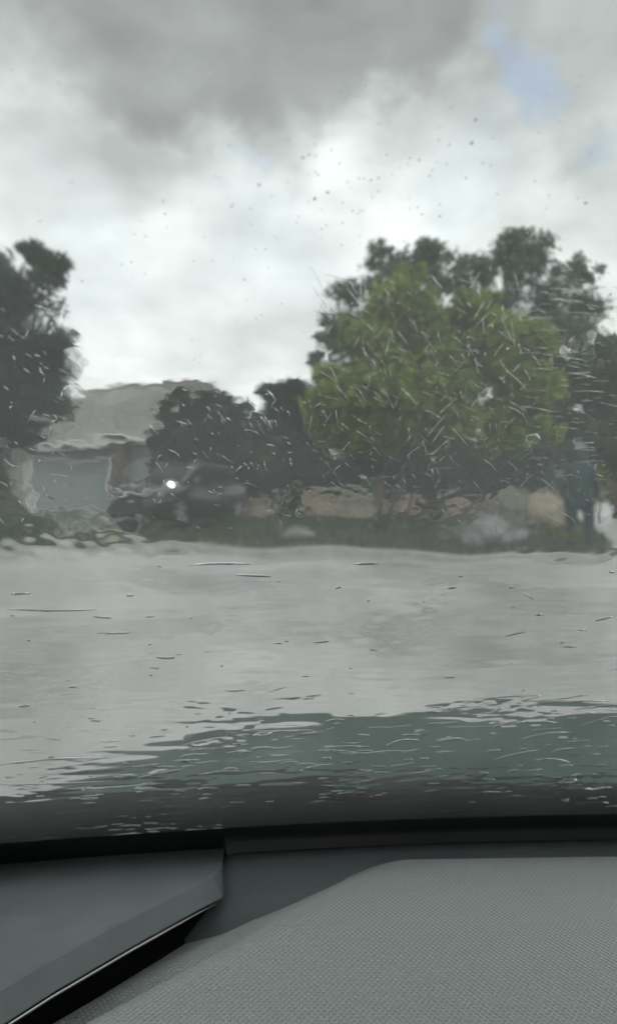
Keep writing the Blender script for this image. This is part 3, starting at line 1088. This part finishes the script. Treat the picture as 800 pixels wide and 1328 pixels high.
def water_height():
    """Thickness of the rain water on the outside of the glass, metres, on the XS x TS grid."""
    X, T = np.meshgrid(XS, TS)
    shape = X.shape
    dx = dt = 0.00112
    PX, PY = project(*ws_point(X, T))
    h = np.zeros(shape)

    def unit_slope(f, lx, lt):
        # scale so that the rms slope (the steeper direction) is one
        gy = np.diff(f, axis=0) / dt
        gx = np.diff(f, axis=1) / dx
        return f / math.sqrt((gy ** 2).mean() + (gx ** 2).mean())
    sky = unit_slope(fnoise(shape, dx, dt, 0.05, 0.05, 1), 1, 1)
    med = unit_slope(fnoise(shape, dx, dt, 0.028, 0.026, 2, band=True), 1, 1)
    sml = unit_slope(fnoise(shape, dx, dt, 0.010, 0.009, 3, band=True), 1, 1)
    fin = unit_slope(fnoise(shape, dx, dt, 0.0050, 0.0045, 8, band=True), 1, 1)
    rip = unit_slope(fnoise(shape, dx, dt, 0.060, 0.011, 4, band=True), 1, 1)
    rp2 = unit_slope(fnoise(shape, dx, dt, 0.015, 0.0058, 5, band=True), 1, 1)
    patch = np.clip(0.5 + 0.6 * fnoise(shape, dx, dt, 0.05, 0.035, 6), 0, 1.6)
    mid = sstep(380, 470, PY) * (1 - sstep(640, 740, PY))
    low = sstep(700, 800, PY)
    foot = sstep(860, 960, PY + 0.12 * (400 - PX))
    h += sky * 0.0055
    right = sstep(330, 470, PX)
    calm = 1 - 0.6 * np.exp(-((PX - 748) / 50) ** 2 - ((PY - 650) / 90) ** 2)
    calm *= 1 - 0.85 * np.exp(-((PX - 226) / 38) ** 2 - ((PY - 632) / 45) ** 2)
    calm *= 1 - 0.5 * np.exp(-((PX - 120) / 70) ** 2 - ((PY - 575) / 60) ** 2)
    h += med * (0.0115 - 0.0045 * right) * mid * patch * calm
    h += sml * 0.0055 * mid * patch ** 1.5 * calm
    h += fin * 0.013 * mid * np.clip(patch, 0.25, 1.2) * calm ** 1.6
    h += sml * 0.016 * np.exp(-((PY - 712) / 20) ** 2) * patch
    h += sml * 0.007 * low * patch ** 2
    h += rip * (0.008 * low + 0.011 * foot)
    h += rp2 * (0.004 * low * patch ** 2 + 0.028 * foot * patch)
    h *= 1.3
    # no ripples on the coarse margins of the grid
    h *= sstep(-0.36, -0.33, X) * (1 - sstep(0.345, 0.372, X)) * (1 - sstep(0.725, 0.745, T))
    return h, PX, PY


WH, WPX, WPY = water_height()


def height_at(x, t):
    i = int(np.clip(np.searchsorted(TS, t), 1, len(TS) - 1))
    j = int(np.clip(np.searchsorted(XS, x), 1, len(XS) - 1))
    return float(WH[i, j])


def glass_mat(name, film):
    m = bpy.data.materials.new(name)
    m.use_nodes = True
    nt = m.node_tree
    nt.nodes.remove(nt.nodes["Principled BSDF"])
    L = nt.links
    out = nt.nodes["Material Output"]
    g = N(nt, "ShaderNodeBsdfGlass")
    g.inputs["IOR"].default_value = 1.22
    g.inputs["Roughness"].default_value = 0.0
    g.inputs["Color"].default_value = (0.975, 0.99, 0.985, 1)
    if not film:
        L.new(g.outputs[0], out.inputs["Surface"])
        return m
    # grime in the water scatters skylight; the film also stands in for rain haze
    tr = N(nt, "ShaderNodeBsdfTranslucent")
    tr.inputs["Color"].default_value = (0.9, 0.93, 0.93, 1)
    tc = N(nt, "ShaderNodeTexCoord")
    n = N(nt, "ShaderNodeTexNoise")
    n.inputs["Scale"].default_value = 9.0
    n.inputs["Detail"].default_value = 5.0
    L.new(tc.outputs["Object"], n.inputs["Vector"])
    mr = N(nt, "ShaderNodeMapRange")
    mr.inputs["From Min"].default_value = 0.3
    mr.inputs["From Max"].default_value = 0.7
    mr.inputs["To Min"].default_value = film * 0.75
    mr.inputs["To Max"].default_value = film * 1.25
    L.new(n.outputs["Fac"], mr.inputs["Value"])
    mx = N(nt, "ShaderNodeMixShader")
    # the film thins out towards the foot of the glass
    sp = N(nt, "ShaderNodeSeparateXYZ")
    L.new(tc.outputs["Object"], sp.inputs[0])
    gr = N(nt, "ShaderNodeMapRange", interpolation_type='SMOOTHSTEP')
    gr.inputs["From Min"].default_value = ZB + 0.02
    gr.inputs["From Max"].default_value = ZB + 0.16
    gr.inputs["To Min"].default_value = 0.08
    gr.inputs["To Max"].default_value = 1.0
    L.new(sp.outputs[2], gr.inputs["Value"])
    fm = N(nt, "ShaderNodeMath", operation='MULTIPLY')
    L.new(mr.outputs["Result"], fm.inputs[0])
    L.new(gr.outputs["Result"], fm.inputs[1])
    L.new(fm.outputs[0], mx.inputs[0])
    # the film is uneven: clear in places, slightly frosted in others
    n2 = N(nt, "ShaderNodeTexNoise")
    n2.inputs["Scale"].default_value = 14.0
    L.new(tc.outputs["Object"], n2.inputs["Vector"])
    rr = N(nt, "ShaderNodeMapRange")
    rr.inputs["From Min"].default_value = 0.35
    rr.inputs["From Max"].default_value = 0.65
    rr.inputs["To Min"].default_value = 0.02
    rr.inputs["To Max"].default_value = 0.09
    L.new(n2.outputs["Fac"], rr.inputs["Value"])
    fx = N(nt, "ShaderNodeMapRange")
    fx.inputs["From Min"].default_value = -0.56
    fx.inputs["From Max"].default_value = -0.36
    fx.inputs["To Min"].default_value = 1.15
    fx.inputs["To Max"].default_value = 0.55
    L.new(sp.outputs[0], fx.inputs["Value"])
    rm = N(nt, "ShaderNodeMath", operation='MULTIPLY')
    L.new(rr.outputs["Result"], rm.inputs[0])
    L.new(fx.outputs["Result"], rm.inputs[1])
    L.new(rm.outputs[0], g.inputs["Roughness"])
    L.new(g.outputs[0], mx.inputs[1])
    L.new(tr.outputs[0], mx.inputs[2])
    L.new(mx.outputs[0], out.inputs["Surface"])
    return m


M_GLASS_IN = glass_mat("windscreen_glass_inside", 0)
M_GLASS_OUT = glass_mat("windscreen_glass_wet", 0.10)


def windscreen():
    X, T = np.meshgrid(XS, TS)
    nr, nc = X.shape
    outer = np.stack(ws_point(X, T, GLASS_T + WH), -1).reshape(-1, 3)
    # a coarse inner face on its own grid, joined to the outer one round the rim
    iy = np.unique(np.concatenate([np.arange(0, nr, 24), [nr - 1]]))
    ix = np.unique(np.concatenate([np.arange(0, nc, 24), [nc - 1]]))
    Xi, Ti = np.meshgrid(XS[ix], TS[iy])
    inner = np.stack(ws_point(Xi, Ti, 0.0), -1).reshape(-1, 3)
    k = np.arange(nr * nc).reshape(nr, nc)
    fo = np.stack([k[:-1, :-1], k[:-1, 1:], k[1:, 1:], k[1:, :-1]], -1).reshape(-1, 4)
    nO = nr * nc
    q = np.arange(len(iy) * len(ix)).reshape(len(iy), len(ix)) + nO
    fi = np.stack([q[:-1, :-1], q[1:, :-1], q[1:, 1:], q[:-1, 1:]], -1).reshape(-1, 4)
    rim = []
    for a, b in zip(range(len(ix) - 1), range(1, len(ix))):
        rim.append((k[0, ix[a]], q[0, a], q[0, b], k[0, ix[b]]))
        rim.append((k[-1, ix[b]], q[-1, b], q[-1, a], k[-1, ix[a]]))
    for a, b in zip(range(len(iy) - 1), range(1, len(iy))):
        rim.append((k[iy[b], 0], q[b, 0], q[a, 0], k[iy[a], 0]))
        rim.append((k[iy[a], -1], q[a, -1], q[b, -1], k[iy[b], -1]))
    fa = np.concatenate([fo, fi, np.array(rim)])[:, ::-1]
    mi = np.concatenate([np.ones(len(fo), int), np.zeros(len(fi) + len(rim), int)])
    o = mesh_np("windscreen", loc_np(np.concatenate([outer, inner])), fa, [M_GLASS_IN, M_GLASS_OUT], CAR, smooth=True, matidx=mi)
    o["label"] = "rain-covered windscreen"
    return o


WS = windscreen()


def strip_grid(x0, x1, nx, fn, name, mat, parent, thick=0.004, smooth=True):
    """A thin solid sheet along X whose cross-section is fn(x) -> list of (y, z)."""
    bm = bmesh.new()
    rows = []
    for x in np.linspace(x0, x1, nx):
        rows.append([bm.verts.new((x - CO.x, y - CO.y, z - CO.z)) for y, z in fn(x)])
    for a, b in zip(rows, rows[1:]):
        for k in range(len(a) - 1):
            bm.faces.new((a[k], a[k + 1], b[k + 1], b[k]))
    if thick:
        bmesh.ops.solidify(bm, geom=bm.faces[:], thickness=thick)
    return mesh_bm(name, bm, mat, parent, smooth=smooth)


def ceramic_band():
    """The black printed border along the foot of the glass, on its inside, a plain edge."""
    bm = bmesh.new()
    xs = np.linspace(-0.34, 1.14, 90)
    ts = np.linspace(-0.028, 0.058, 10)
    rows = [[bm.verts.new(Vector(ws_point(x, t, -0.0006)) - CO) for t in ts] for x in xs]
    for a, b in zip(rows, rows[1:]):
        for k in range(len(ts) - 1):
            bm.faces.new((a[k], a[k + 1], b[k + 1], b[k]))
    return mesh_bm("ceramic_border_print", bm, plain("black_ceramic", (0.010, 0.014, 0.015), 0.25, spec=0.32), WS)


ceramic_band()


# water beads and streaks on the outside of the glass
def raindrops():
    r = np.random.default_rng(5)
    seg, lev = 12, 3
    ver, fac = [], []
    n0 = 0
    # a unit dome with a flat underside
    dome = [(math.cos(2 * PI * k / seg) * math.cos(a), math.sin(2 * PI * k / seg) * math.cos(a), math.sin(a)) for a in (0.0, 0.42, 0.85) for k in range(seg)] + [(0, 0, 1.0)]
    df = []
    for l in range(lev - 1):
        for k in range(seg):
            a, b = l * seg + k, l * seg + (k + 1) % seg
            df.append((a, b, b + seg))
            df.append((a, b + seg, a + seg))
    tp = lev * seg
    for k in range(seg):
        df.append(((lev - 1) * seg + k, (lev - 1) * seg + (k + 1) % seg, tp))
        df.append((k, tp + 1, (k + 1) % seg))
    dome.append((0, 0, 0))
    dome = np.array(dome)
    df = np.array(df)

    # pixel -> glass coordinates by nearest grid sample
    sub = 6
    gx, gy = WPX[::sub, ::sub], WPY[::sub, ::sub]
    gX, gT = np.meshgrid(XS[::sub], TS[::sub])
    flat = np.stack([gx.ravel(), gy.ravel()], 1)
    fX, fT = gX.ravel(), gT.ravel()

    def glass_xy(px, py):
        i = int(np.argmin((flat[:, 0] - px) ** 2 + (flat[:, 1] - py) ** 2))
        return fX[i] + r.uniform(-0.003, 0.003), fT[i] + r.uniform(-0.003, 0.003)

    def drop(x, t, ang, la, lb, hh, curve=0.0):
        nonlocal n0
        u = dome[:, 0] * la
        v = dome[:, 1] * lb + curve * (dome[:, 0] ** 2) * la
        ca, sa = math.cos(ang), math.sin(ang)
        xx = x + u * ca - v * sa
        tt = t + u * sa + v * ca
        off = GLASS_T + height_at(x, t) + 0.00035 + dome[:, 2] * hh
        ver.append(np.stack(ws_point(xx, tt, off), -1))
        fac.append(df + n0)
        n0 += len(dome)

    # streaks blown over the glass in front of the trees
    for _ in range(720):
        q = r.random()
        if q < 0.78:
            px, py = r.uniform(405, 800), r.uniform(370, 690)
        elif q < 0.93:
            px, py = r.uniform(190, 405), r.uniform(510, 690)
        else:
            px, py = r.uniform(0, 95), r.uniform(400, 690)
        x, t = glass_xy(px, py)
        a = r.choice([-1.2, -1.1, -1.0, -0.6, -0.3, 1.1]) + r.normal(0, 0.2)
        if px > 690 and py < 620:
            a = r.normal(-0.08, 0.12)
        if px > 400:
            ln = min(0.0015 + r.exponential(0.0024), 0.009)
            wd = r.uniform(0.00008, 0.00020)
            drop(x, t, a, ln, wd, wd * r.uniform(0.12, 0.32), r.normal(0, 0.05))
        else:
            ln = min(0.001 + r.exponential(0.0015), 0.006)
            wd = r.uniform(0.00012, 0.0004)
            drop(x, t, a, ln, wd, wd * r.uniform(0.25, 0.45), r.normal(0, 0.25))
    # specks on the clear glass in front of the sky
    for _ in range(230):
        px, py = r.uniform(0, 800), r.uniform(40, 480)
        if r.random() < 0.5:
            px, py = r.normal(480, 150), r.normal(240, 70)
        x, t = glass_xy(px, py)
        s = r.uniform(0.00018, 0.00042) * (1.8 if r.random() < 0.06 else 1)
        drop(x, t, r.uniform(0, PI), s * r.uniform(1, 1.5), s, s * 0.5)
    # short flat beads on the lower glass
    for _ in range(240):
        px, py = r.uniform(0, 800), 1075 - r.power(1.6) * 0 - r.exponential(70)
        if py < 730 or py > 1045 or (py < 900 and r.random() < 0.85):
            continue
        x, t = glass_xy(px, py)
        ln = r.uniform(0.002, 0.009)
        drop(x, t, r.normal(0, 0.14), ln, r.uniform(0.0006, 0.0018), r.uniform(0.0003, 0.0007), r.normal(0, 0.1))
    # very flat beads over the lower glass: faint ripples on the pale road
    for _ in range(45):
        px, py = r.uniform(0, 800), r.uniform(735, 960)
        x, t = glass_xy(px, py)
        ln = 0.0008 + r.exponential(0.0022)
        wd = r.uniform(0.0004, 0.0013)
        drop(x, t, r.normal(0, 0.35), min(ln, 0.012), wd, wd * r.uniform(0.02, 0.10), r.normal(0, 0.15))
    # water piling up in curved crests where it slows above the bonnet
    for _ in range(130):
        px = r.uniform(60, 800)
        py = np.interp(px, [0, 120, 250, 450, 650, 800], [1075, 1040, 970, 938, 912, 915]) + abs(r.normal(0, 42)) - 6
        if py > 1015:
            continue
        x, t = glass_xy(px, py)
        ln = 0.003 + r.exponential(0.006)
        drop(x, t, r.normal(0.10, 0.18), min(ln, 0.022), r.uniform(0.0004, 0.0011), r.uniform(0.0003, 0.0006), r.normal(-0.08, 0.16))
    # long curved rivulet rims and odd dark ticks on the lower glass
    for px, py, ln, a, cv in ((64, 793, 0.028, -0.05, 0.05), (18, 779, 0.006, 0, 0), (130, 813, 0.006, -0.2, 0), (160, 827, 0.009, 0, 0), (276, 743, 0.02, 0, -0.05),
                              (322, 759, 0.012, -0.1, 0), (480, 737, 0.008, 0, 0), (783, 800, 0.007, 0.4, 0), (410, 843, 0.006, 0.1, 0), (308, 905, 0.008, 0, 0.1),
                              (80, 1020, 0.05, -0.06, 0.06), (150, 1024, 0.045, 0.0, 0.05), (70, 990, 0.05, 0.02, -0.10), (365, 953, 0.02, 0.05, -0.1),
                              (575, 882, 0.006, 0, 0), (740, 842, 0.006, 0, 0), (660, 912, 0.03, 0.08, -0.06), (600, 925, 0.025, 0.12, -0.08), (760, 916, 0.02, 0, -0.06)):
        x, t = glass_xy(px, py)
        drop(x, t, a, ln, 0.0011, 0.0006, cv)
    m = bpy.data.materials.new("rain_water")
    m.use_nodes = True
    nt = m.node_tree
    nt.nodes.remove(nt.nodes["Principled BSDF"])
    g = N(nt, "ShaderNodeBsdfGlass")
    g.inputs["IOR"].default_value = 1.33
    nt.links.new(g.outputs[0], nt.nodes["Material Output"].inputs["Surface"])
    o = mesh_np("rain", np.concatenate(ver), np.concatenate(fac), m, None, smooth=True)
    tag(o, "beads and streaks of rain water spread over the windscreen glass", "rain", kind="stuff")


raindrops()

# ---- bonnet, wings, cowl
M_PAINT = plain("dark_green_car_paint", (0.028, 0.088, 0.074), 0.35, metal=0.0, coat=0.3, spec=0.4)
M_BLACKPLASTIC = plain("black_plastic", (0.006, 0.007, 0.007), 0.85, spec=0.08, bump=0.2, bscale=300, bdist=0.001)
BON = [(-0.47, 0.78), (-0.43, 0.86), (-0.38, 0.945), (-0.33, 1.05), (-0.27, 1.18), (-0.21, 1.30), (-0.12, 1.375), (0.05, 1.445), (0.3, 1.51), (0.62, 1.545)]


def bonnet():
    pts = [p for p in BON]
    right = [(2 * 0.62 - x, y) for x, y in pts[::-1][1:]]
    out = pts + right
    xs = np.array([p[0] for p in out])
    ys = np.array([p[1] for p in out])
    bm = bmesh.new()
    rows = []
    rear = 0.99
    for x in np.linspace(-0.455, 1.695, 130):
        ey = float(np.interp(x, xs, ys))
        r0 = min(rear, ey - 0.02)
        col = []
        side = max(0.0, abs(x - 0.62) - 0.70) / 0.38
        for k in np.linspace(0, 1, 26):
            y = r0 + (ey - r0) * k
            z = EYE.z - 0.388 - 0.125 * max(0, (y - 0.99)) - 0.02 * max(0, (y - 1.25)) - 0.05 * side ** 2 + 0.006 * math.exp(-((x - 0.02) / 0.05) ** 2)
            col.append((x, y, z))
        x_, y_, z_ = col[-1]
        for a in (0.35, 0.7, 1.05, 1.4):
            col.append((x_, y_ + 0.05 * math.sin(a), z_ - 0.05 * (1 - math.cos(a))))
        col.append((x_, y_ + 0.05, z_ - 0.35))
        rows.append([bm.verts.new(Vector(p) - CO) for p in col])
    for a, b in zip(rows, rows[1:]):
        for k in range(len(a) - 1):
            bm.faces.new((a[k], a[k + 1], b[k + 1], b[k]))
    bmesh.ops.solidify(bm, geom=bm.faces[:], thickness=0.003)
    return mesh_bm("bonnet", bm, M_PAINT, CAR, smooth=True)


bonnet()
strip_grid(-0.44, 1.68, 60, lambda x: [(base_y(x) + 0.018, EYE.z - 0.389), (base_y(x) + 0.05, EYE.z - 0.398), (1.01 - 0.1 * max(0, -0.05 - x), EYE.z - 0.402)], "cowl_panel", M_BLACKPLASTIC, CAR)


# ---- dashboard
def pad_mat():
    m, nt, p = mat_new("woven_grain_dash")
    L = nt.links
    p.inputs["Base Color"].default_value = (0.285, 0.32, 0.322, 1)
    p.inputs["Roughness"].default_value = 0.4
    p.inputs["Specular IOR Level"].default_value = 0.9
    tc = N(nt, "ShaderNodeTexCoord")
    # rows of small raised studs, alternate rows shifted by half
    sep = N(nt, "ShaderNodeSeparateXYZ")
    L.new(tc.outputs["Object"], sep.inputs[0])

    def wave(sock, other, a, b, k):
        m1 = N(nt, "ShaderNodeMath", operation='MULTIPLY')
        L.new(sock, m1.inputs[0])
        m1.inputs[1].default_value = a * k
        m2 = N(nt, "ShaderNodeMath", operation='MULTIPLY_ADD')
        L.new(other, m2.inputs[0])
        m2.inputs[1].default_value = b * k
        L.new(m1.outputs[0], m2.inputs[2])
        s = N(nt, "ShaderNodeMath", operation='SINE')
        L.new(m2.outputs[0], s.inputs[0])
        return s.outputs[0]
    k = 2 * PI / 0.0038
    w1 = wave(sep.outputs[0], sep.outputs[1], 0.85, 0.6, k)
    w2 = wave(sep.outputs[0], sep.outputs[1], -0.85, 0.6, k)
    ad = N(nt, "ShaderNodeMath", operation='ADD')
    L.new(w1, ad.inputs[0])
    L.new(w2, ad.inputs[1])
    mr = N(nt, "ShaderNodeMapRange", interpolation_type='SMOOTHSTEP')
    mr.inputs["From Min"].default_value = -0.6
    mr.inputs["From Max"].default_value = 1.4
    L.new(ad.outputs[0], mr.inputs["Value"])
    b = N(nt, "ShaderNodeBump")
    b.inputs["Strength"].default_value = 0.9
    b.inputs["Distance"].default_value = 0.0016
    L.new(mr.outputs["Result"], b.inputs["Height"])
    n = N(nt, "ShaderNodeTexNoise")
    n.inputs["Scale"].default_value = 1500
    L.new(tc.outputs["Object"], n.inputs["Vector"])
    b2 = N(nt, "ShaderNodeBump")
    b2.inputs["Strength"].default_value = 0.12
    b2.inputs["Distance"].default_value = 0.0003
    L.new(n.outputs["Fac"], b2.inputs["Height"])
    L.new(b.outputs["Normal"], b2.inputs["Normal"])
    L.new(b2.outputs["Normal"], p.inputs["Normal"])
    return m


M_PAD = pad_mat()
M_PAD.node_tree.nodes["Principled BSDF"].inputs["Sheen Weight"].default_value = 0.6
M_PAD.node_tree.nodes["Principled BSDF"].inputs["Sheen Roughness"].default_value = 0.4
M_DASH = plain("grey_dash_plastic", (0.33, 0.365, 0.375), 0.5, noise=0.06, scale=30, bump=0.3, bscale=700, bdist=0.0006)
M_DASH2 = plain("dark_dash_plastic", (0.20, 0.225, 0.235), 0.6, noise=0.06, scale=30, bump=0.3, bscale=700, bdist=0.0006)
M_VOID = plain("gap_shade_black", (0.006, 0.006, 0.007), 0.9)  # near-black colour stands for the shade inside the dashboard gaps
DASH = empty("dashboard", (0, 0, 0))
DASH.parent = CAR
DASH.location = (0, 0, 0)


def dash_pad():
    ex = [-0.42, -0.36, -0.30, -0.235, -0.17, -0.11, -0.048, 0.0, 0.03, 0.06, 0.09, 0.3, 0.7, 1.3]
    ey = [0.38, 0.46, 0.56, 0.632, 0.668, 0.688, 0.705, 0.722, 0.735, 0.742, 0.744, 0.75, 0.752, 0.72]
    d0 = Vector((-0.09, 0.55))
    dr = Vector((0.718, 0.695))
    nr = Vector((0.695, -0.718))

    def z_of(x, y, edge_gap):
        d = (Vector((x, y)) - d0).dot(nr)
        s = np.clip((0.0 - d) / 0.085, 0, 1)
        s = s * s * (3 - 2 * s)
        z = -0.369 - 0.034 * s - 0.38 * max(0.0, -0.07 - d)
        z -= 0.015 * math.exp(-((d + 0.045) / 0.016) ** 2) * float(sstep(0.03, 0.10, np.float64(edge_gap)))        # the soft fold
        z -= 0.12 * max(0.0, 0.45 - y) ** 1.5
        return EYE.z + z
    bm = bmesh.new()
    rows = []
    from itertools import chain
    for x in chain(np.arange(-0.40, 0.497, 0.006), np.linspace(0.52, 1.2, 30)):
        e = float(np.interp(x, ex, ey))
        # smooth the corner points
        e = (e + float(np.interp(x - 0.015, ex, ey)) + float(np.interp(x + 0.015, ex, ey)) + float(np.interp(x - 0.03, ex, ey)) + float(np.interp(x + 0.03, ex, ey))) / 5
        col = []
        for k in np.linspace(0, 1, 56):
            y = 0.22 + (e - 0.012 - 0.22) * k
            col.append((x, y, z_of(x, y, e - y)))
        x_, y_, z_ = col[-1]
        for a in (0.3, 0.6, 0.9, 1.2, 1.5):
            col.append((x_, y_ + 0.012 * math.sin(a), z_ - 0.012 * (1 - math.cos(a))))
        col.append((x_, y_ + 0.012, z_ - 0.05))
        col.append((x_, y_ - 0.02, EYE.z - 0.48))
        col.append((x_, 0.22, EYE.z - 0.48))
        rows.append([bm.verts.new(Vector(p) - CO) for p in col])
    for a, b in zip(rows, rows[1:]):
        n = len(a)
        for k in range(n):
            bm.faces.new((a[k], a[(k + 1) % n], b[(k + 1) % n], b[k]))
    bm.faces.new(rows[0])
    bm.faces.new(rows[-1][::-1])
    return mesh_bm("grained_pad", bm, M_PAD, DASH, smooth=True)


dash_pad()


# the ledge between pad and glass: lip along the glass, then a slope down under the pad
def ledge_profile(x):
    b = base_y(x)
    k = float(np.clip((0.12 - x) / 0.12, 0, 1))
    dz = -0.005 if x < -0.083 else 0.0      # a little lower where it runs on under the end panel
    return [(y, z + dz) for y, z in _ledge(b, k)]


def _ledge(b, k):
    return [(b - 0.006, EYE.z - 0.384), (b - 0.010, EYE.z - 0.3725), (b - 0.018, EYE.z - 0.370), (b - 0.030, EYE.z - 0.3725), (b - 0.040, EYE.z - 0.378),
            (0.72 - 0.01 * k, EYE.z - 0.388), (0.674, EYE.z - 0.406), (0.671, EYE.z - 0.435), (0.62, EYE.z - 0.47)]


strip_grid(-0.165, 1.2, 76, ledge_profile, "rear_ledge", M_DASH2, DASH, thick=0.003)
box("under_dash", (-0.55 - CO.x, 0.25 - CO.y, EYE.z - 0.60), (1.25 - CO.x, 0.80 - CO.y, EYE.z - 0.49), M_VOID, DASH)
box("gap_backing", (-0.30 - CO.x, 0.695 - CO.y, EYE.z - 0.484), (-0.166 - CO.x, 0.72 - CO.y, EYE.z - 0.385), M_VOID, DASH)  # added box that stops daylight leaking in behind the end panel


def end_panel():
    """The flat end of the dashboard beside the door, with a bevelled edge and a bright strip under it."""
    # plan of the inner edge of the flat top, from the glass towards the driver
    path = [Vector((-0.0835, 0.80)), Vector((-0.0835, 0.735)), Vector((-0.0838, 0.716)), Vector((-0.0905, 0.700)), Vector((-0.112, 0.668)), Vector((-0.150, 0.610)), Vector((-0.1935, 0.545)), Vector((-0.235, 0.48)), Vector((-0.30, 0.38)), Vector((-0.36, 0.29))]
    zs = [-0.3705, -0.3690, -0.368, -0.366, -0.3615, -0.3545, -0.349, -0.346, -0.341, -0.337]
    bm = bmesh.new()
    rows = []
    edge = []
    for i, p in enumerate(path):
        d = (path[min(i + 1, len(path) - 1)] - path[max(i - 1, 0)]).normalized()
        n = Vector((-d.y, d.x))
        if n.x < 0:
            n = -n
        w = 0.0 if i < 2 else (0.35 if i == 2 else 1.0)
        z = EYE.z + zs[i]
        q = p + n * 0.014 * w
        rows.append([bm.verts.new(Vector(v) - CO) for v in (
            (-0.56, max(p.y - 0.16, 0.2), z + 0.004), (p.x - 0.10, p.y - 0.035 * min(1, i / 2), z + 0.001), (p.x, p.y, z), (p.x + n.x * 0.003 * w, p.y + n.y * 0.003 * w, z - 0.002), (q.x, q.y, z - 0.017), (q.x - n.x * 0.002, q.y - n.y * 0.002, z - 0.0195), (q.x - n.x * 0.016, q.y - n.y * 0.016, z - 0.023), (q.x - n.x * 0.016, q.y - n.y * 0.016, z - 0.09))])
        if i >= 3:
            edge.append(Vector((q.x - n.x * 0.0035, q.y - n.y * 0.0035, z - 0.0225)))
    for a, b in zip(rows, rows[1:]):
        for k in range(len(a) - 1):
            bm.faces.new((a[k], b[k], b[k + 1], a[k + 1]))
    for f in bm.faces:
        f.material_index = 0
    bm.faces.ensure_lookup_table()
    for i, f in enumerate(bm.faces):
        if i % 7 == 6:
            f.material_index = 1          # shade of the gap under the trim strip, painted on the skirt
    bmesh.ops.solidify(bm, geom=bm.faces[:], thickness=0.002)
    p = mesh_bm("end_panel", bm, M_DASH, DASH, smooth=False)
    p.data.materials.append(M_VOID)
    bm = bmesh.new()
    m = []
    for a, b in zip(edge, edge[1:]):
        for k in range(6):
            m.append(a.lerp(b, k / 6))
    m.append(edge[-1])
    n = len(m)
    tube(bm, [v - CO for v in m], [0.0014 * min(1.0, 0.2 + 0.08 * i) for i in range(n)], 8)
    mesh_bm("trim_strip", bm, plain("satin_metal_trim", (0.62, 0.62, 0.58), 0.25, metal=1.0), p, smooth=True)


end_panel()

# ---- the cabin that shades the dashboard
M_LINING = plain("grey_headlining", (0.25, 0.25, 0.24), 0.9)
M_DOOR = plain("black_door_trim", (0.03, 0.03, 0.032), 0.7)


def cabin():
    tx, ty, tz = ws_point(0.4, 0.80)
    bm = bmesh.new()
    add_box(bm, (-0.42 - CO.x, -1.6 - CO.y, tz + 0.005), (1.22 - CO.x, ty - 0.005 - CO.y, tz + 0.05), bevel=0.015)
    mesh_bm("roof", bm, M_LINING, CAR)
    for s, xe in ((0, -0.352), (1, 1.15)):
        bm = bmesh.new()
        pts = [Vector(ws_point(xe, t, -0.01)) - CO for t in (-0.02, 0.25, 0.5, 0.78)]
        tube(bm, pts, [0.035] * 4, 10)
        mesh_bm("windscreen_pillar", bm, M_LINING, CAR, smooth=True)
        x0, x1 = ((-0.60, -0.52) if s == 0 else (1.32, 1.40))
        box("door", (x0 - CO.x, -0.9 - CO.y, 0.3), (x1 - CO.x, 0.66 - CO.y, 0.86), M_DOOR, CAR, bevel=0.02)
    box("rear_bulkhead", (-0.5 - CO.x, -1.7 - CO.y, 0.3), (1.3 - CO.x, -1.6 - CO.y, 1.35), M_DOOR, CAR, bevel=0.02)
    box("floor_pan", (-0.5 - CO.x, -1.6 - CO.y, 0.25), (1.3 - CO.x, 0.75 - CO.y, 0.3), M_DOOR, CAR)


cabin()

# ------------------------------------------------------------------ render settings
S.view_settings.view_transform = 'Standard'
S.view_settings.look = 'None'
S.view_settings.gamma = 1.0
S.view_settings.exposure = 0.3
S.view_settings.use_curve_mapping = False
S.render.engine = 'CYCLES'
c = S.cycles
c.max_bounces = 10
c.diffuse_bounces = 3
c.glossy_bounces = 4
c.transmission_bounces = 8
c.transparent_max_bounces = 8
c.caustics_refractive = True
c.caustics_reflective = False
c.sample_clamp_indirect = 6.0
c.blur_glossy = 0.3
c.use_denoising = True
try:
    c.denoiser = 'OPENIMAGEDENOISE'
except Exception:
    pass
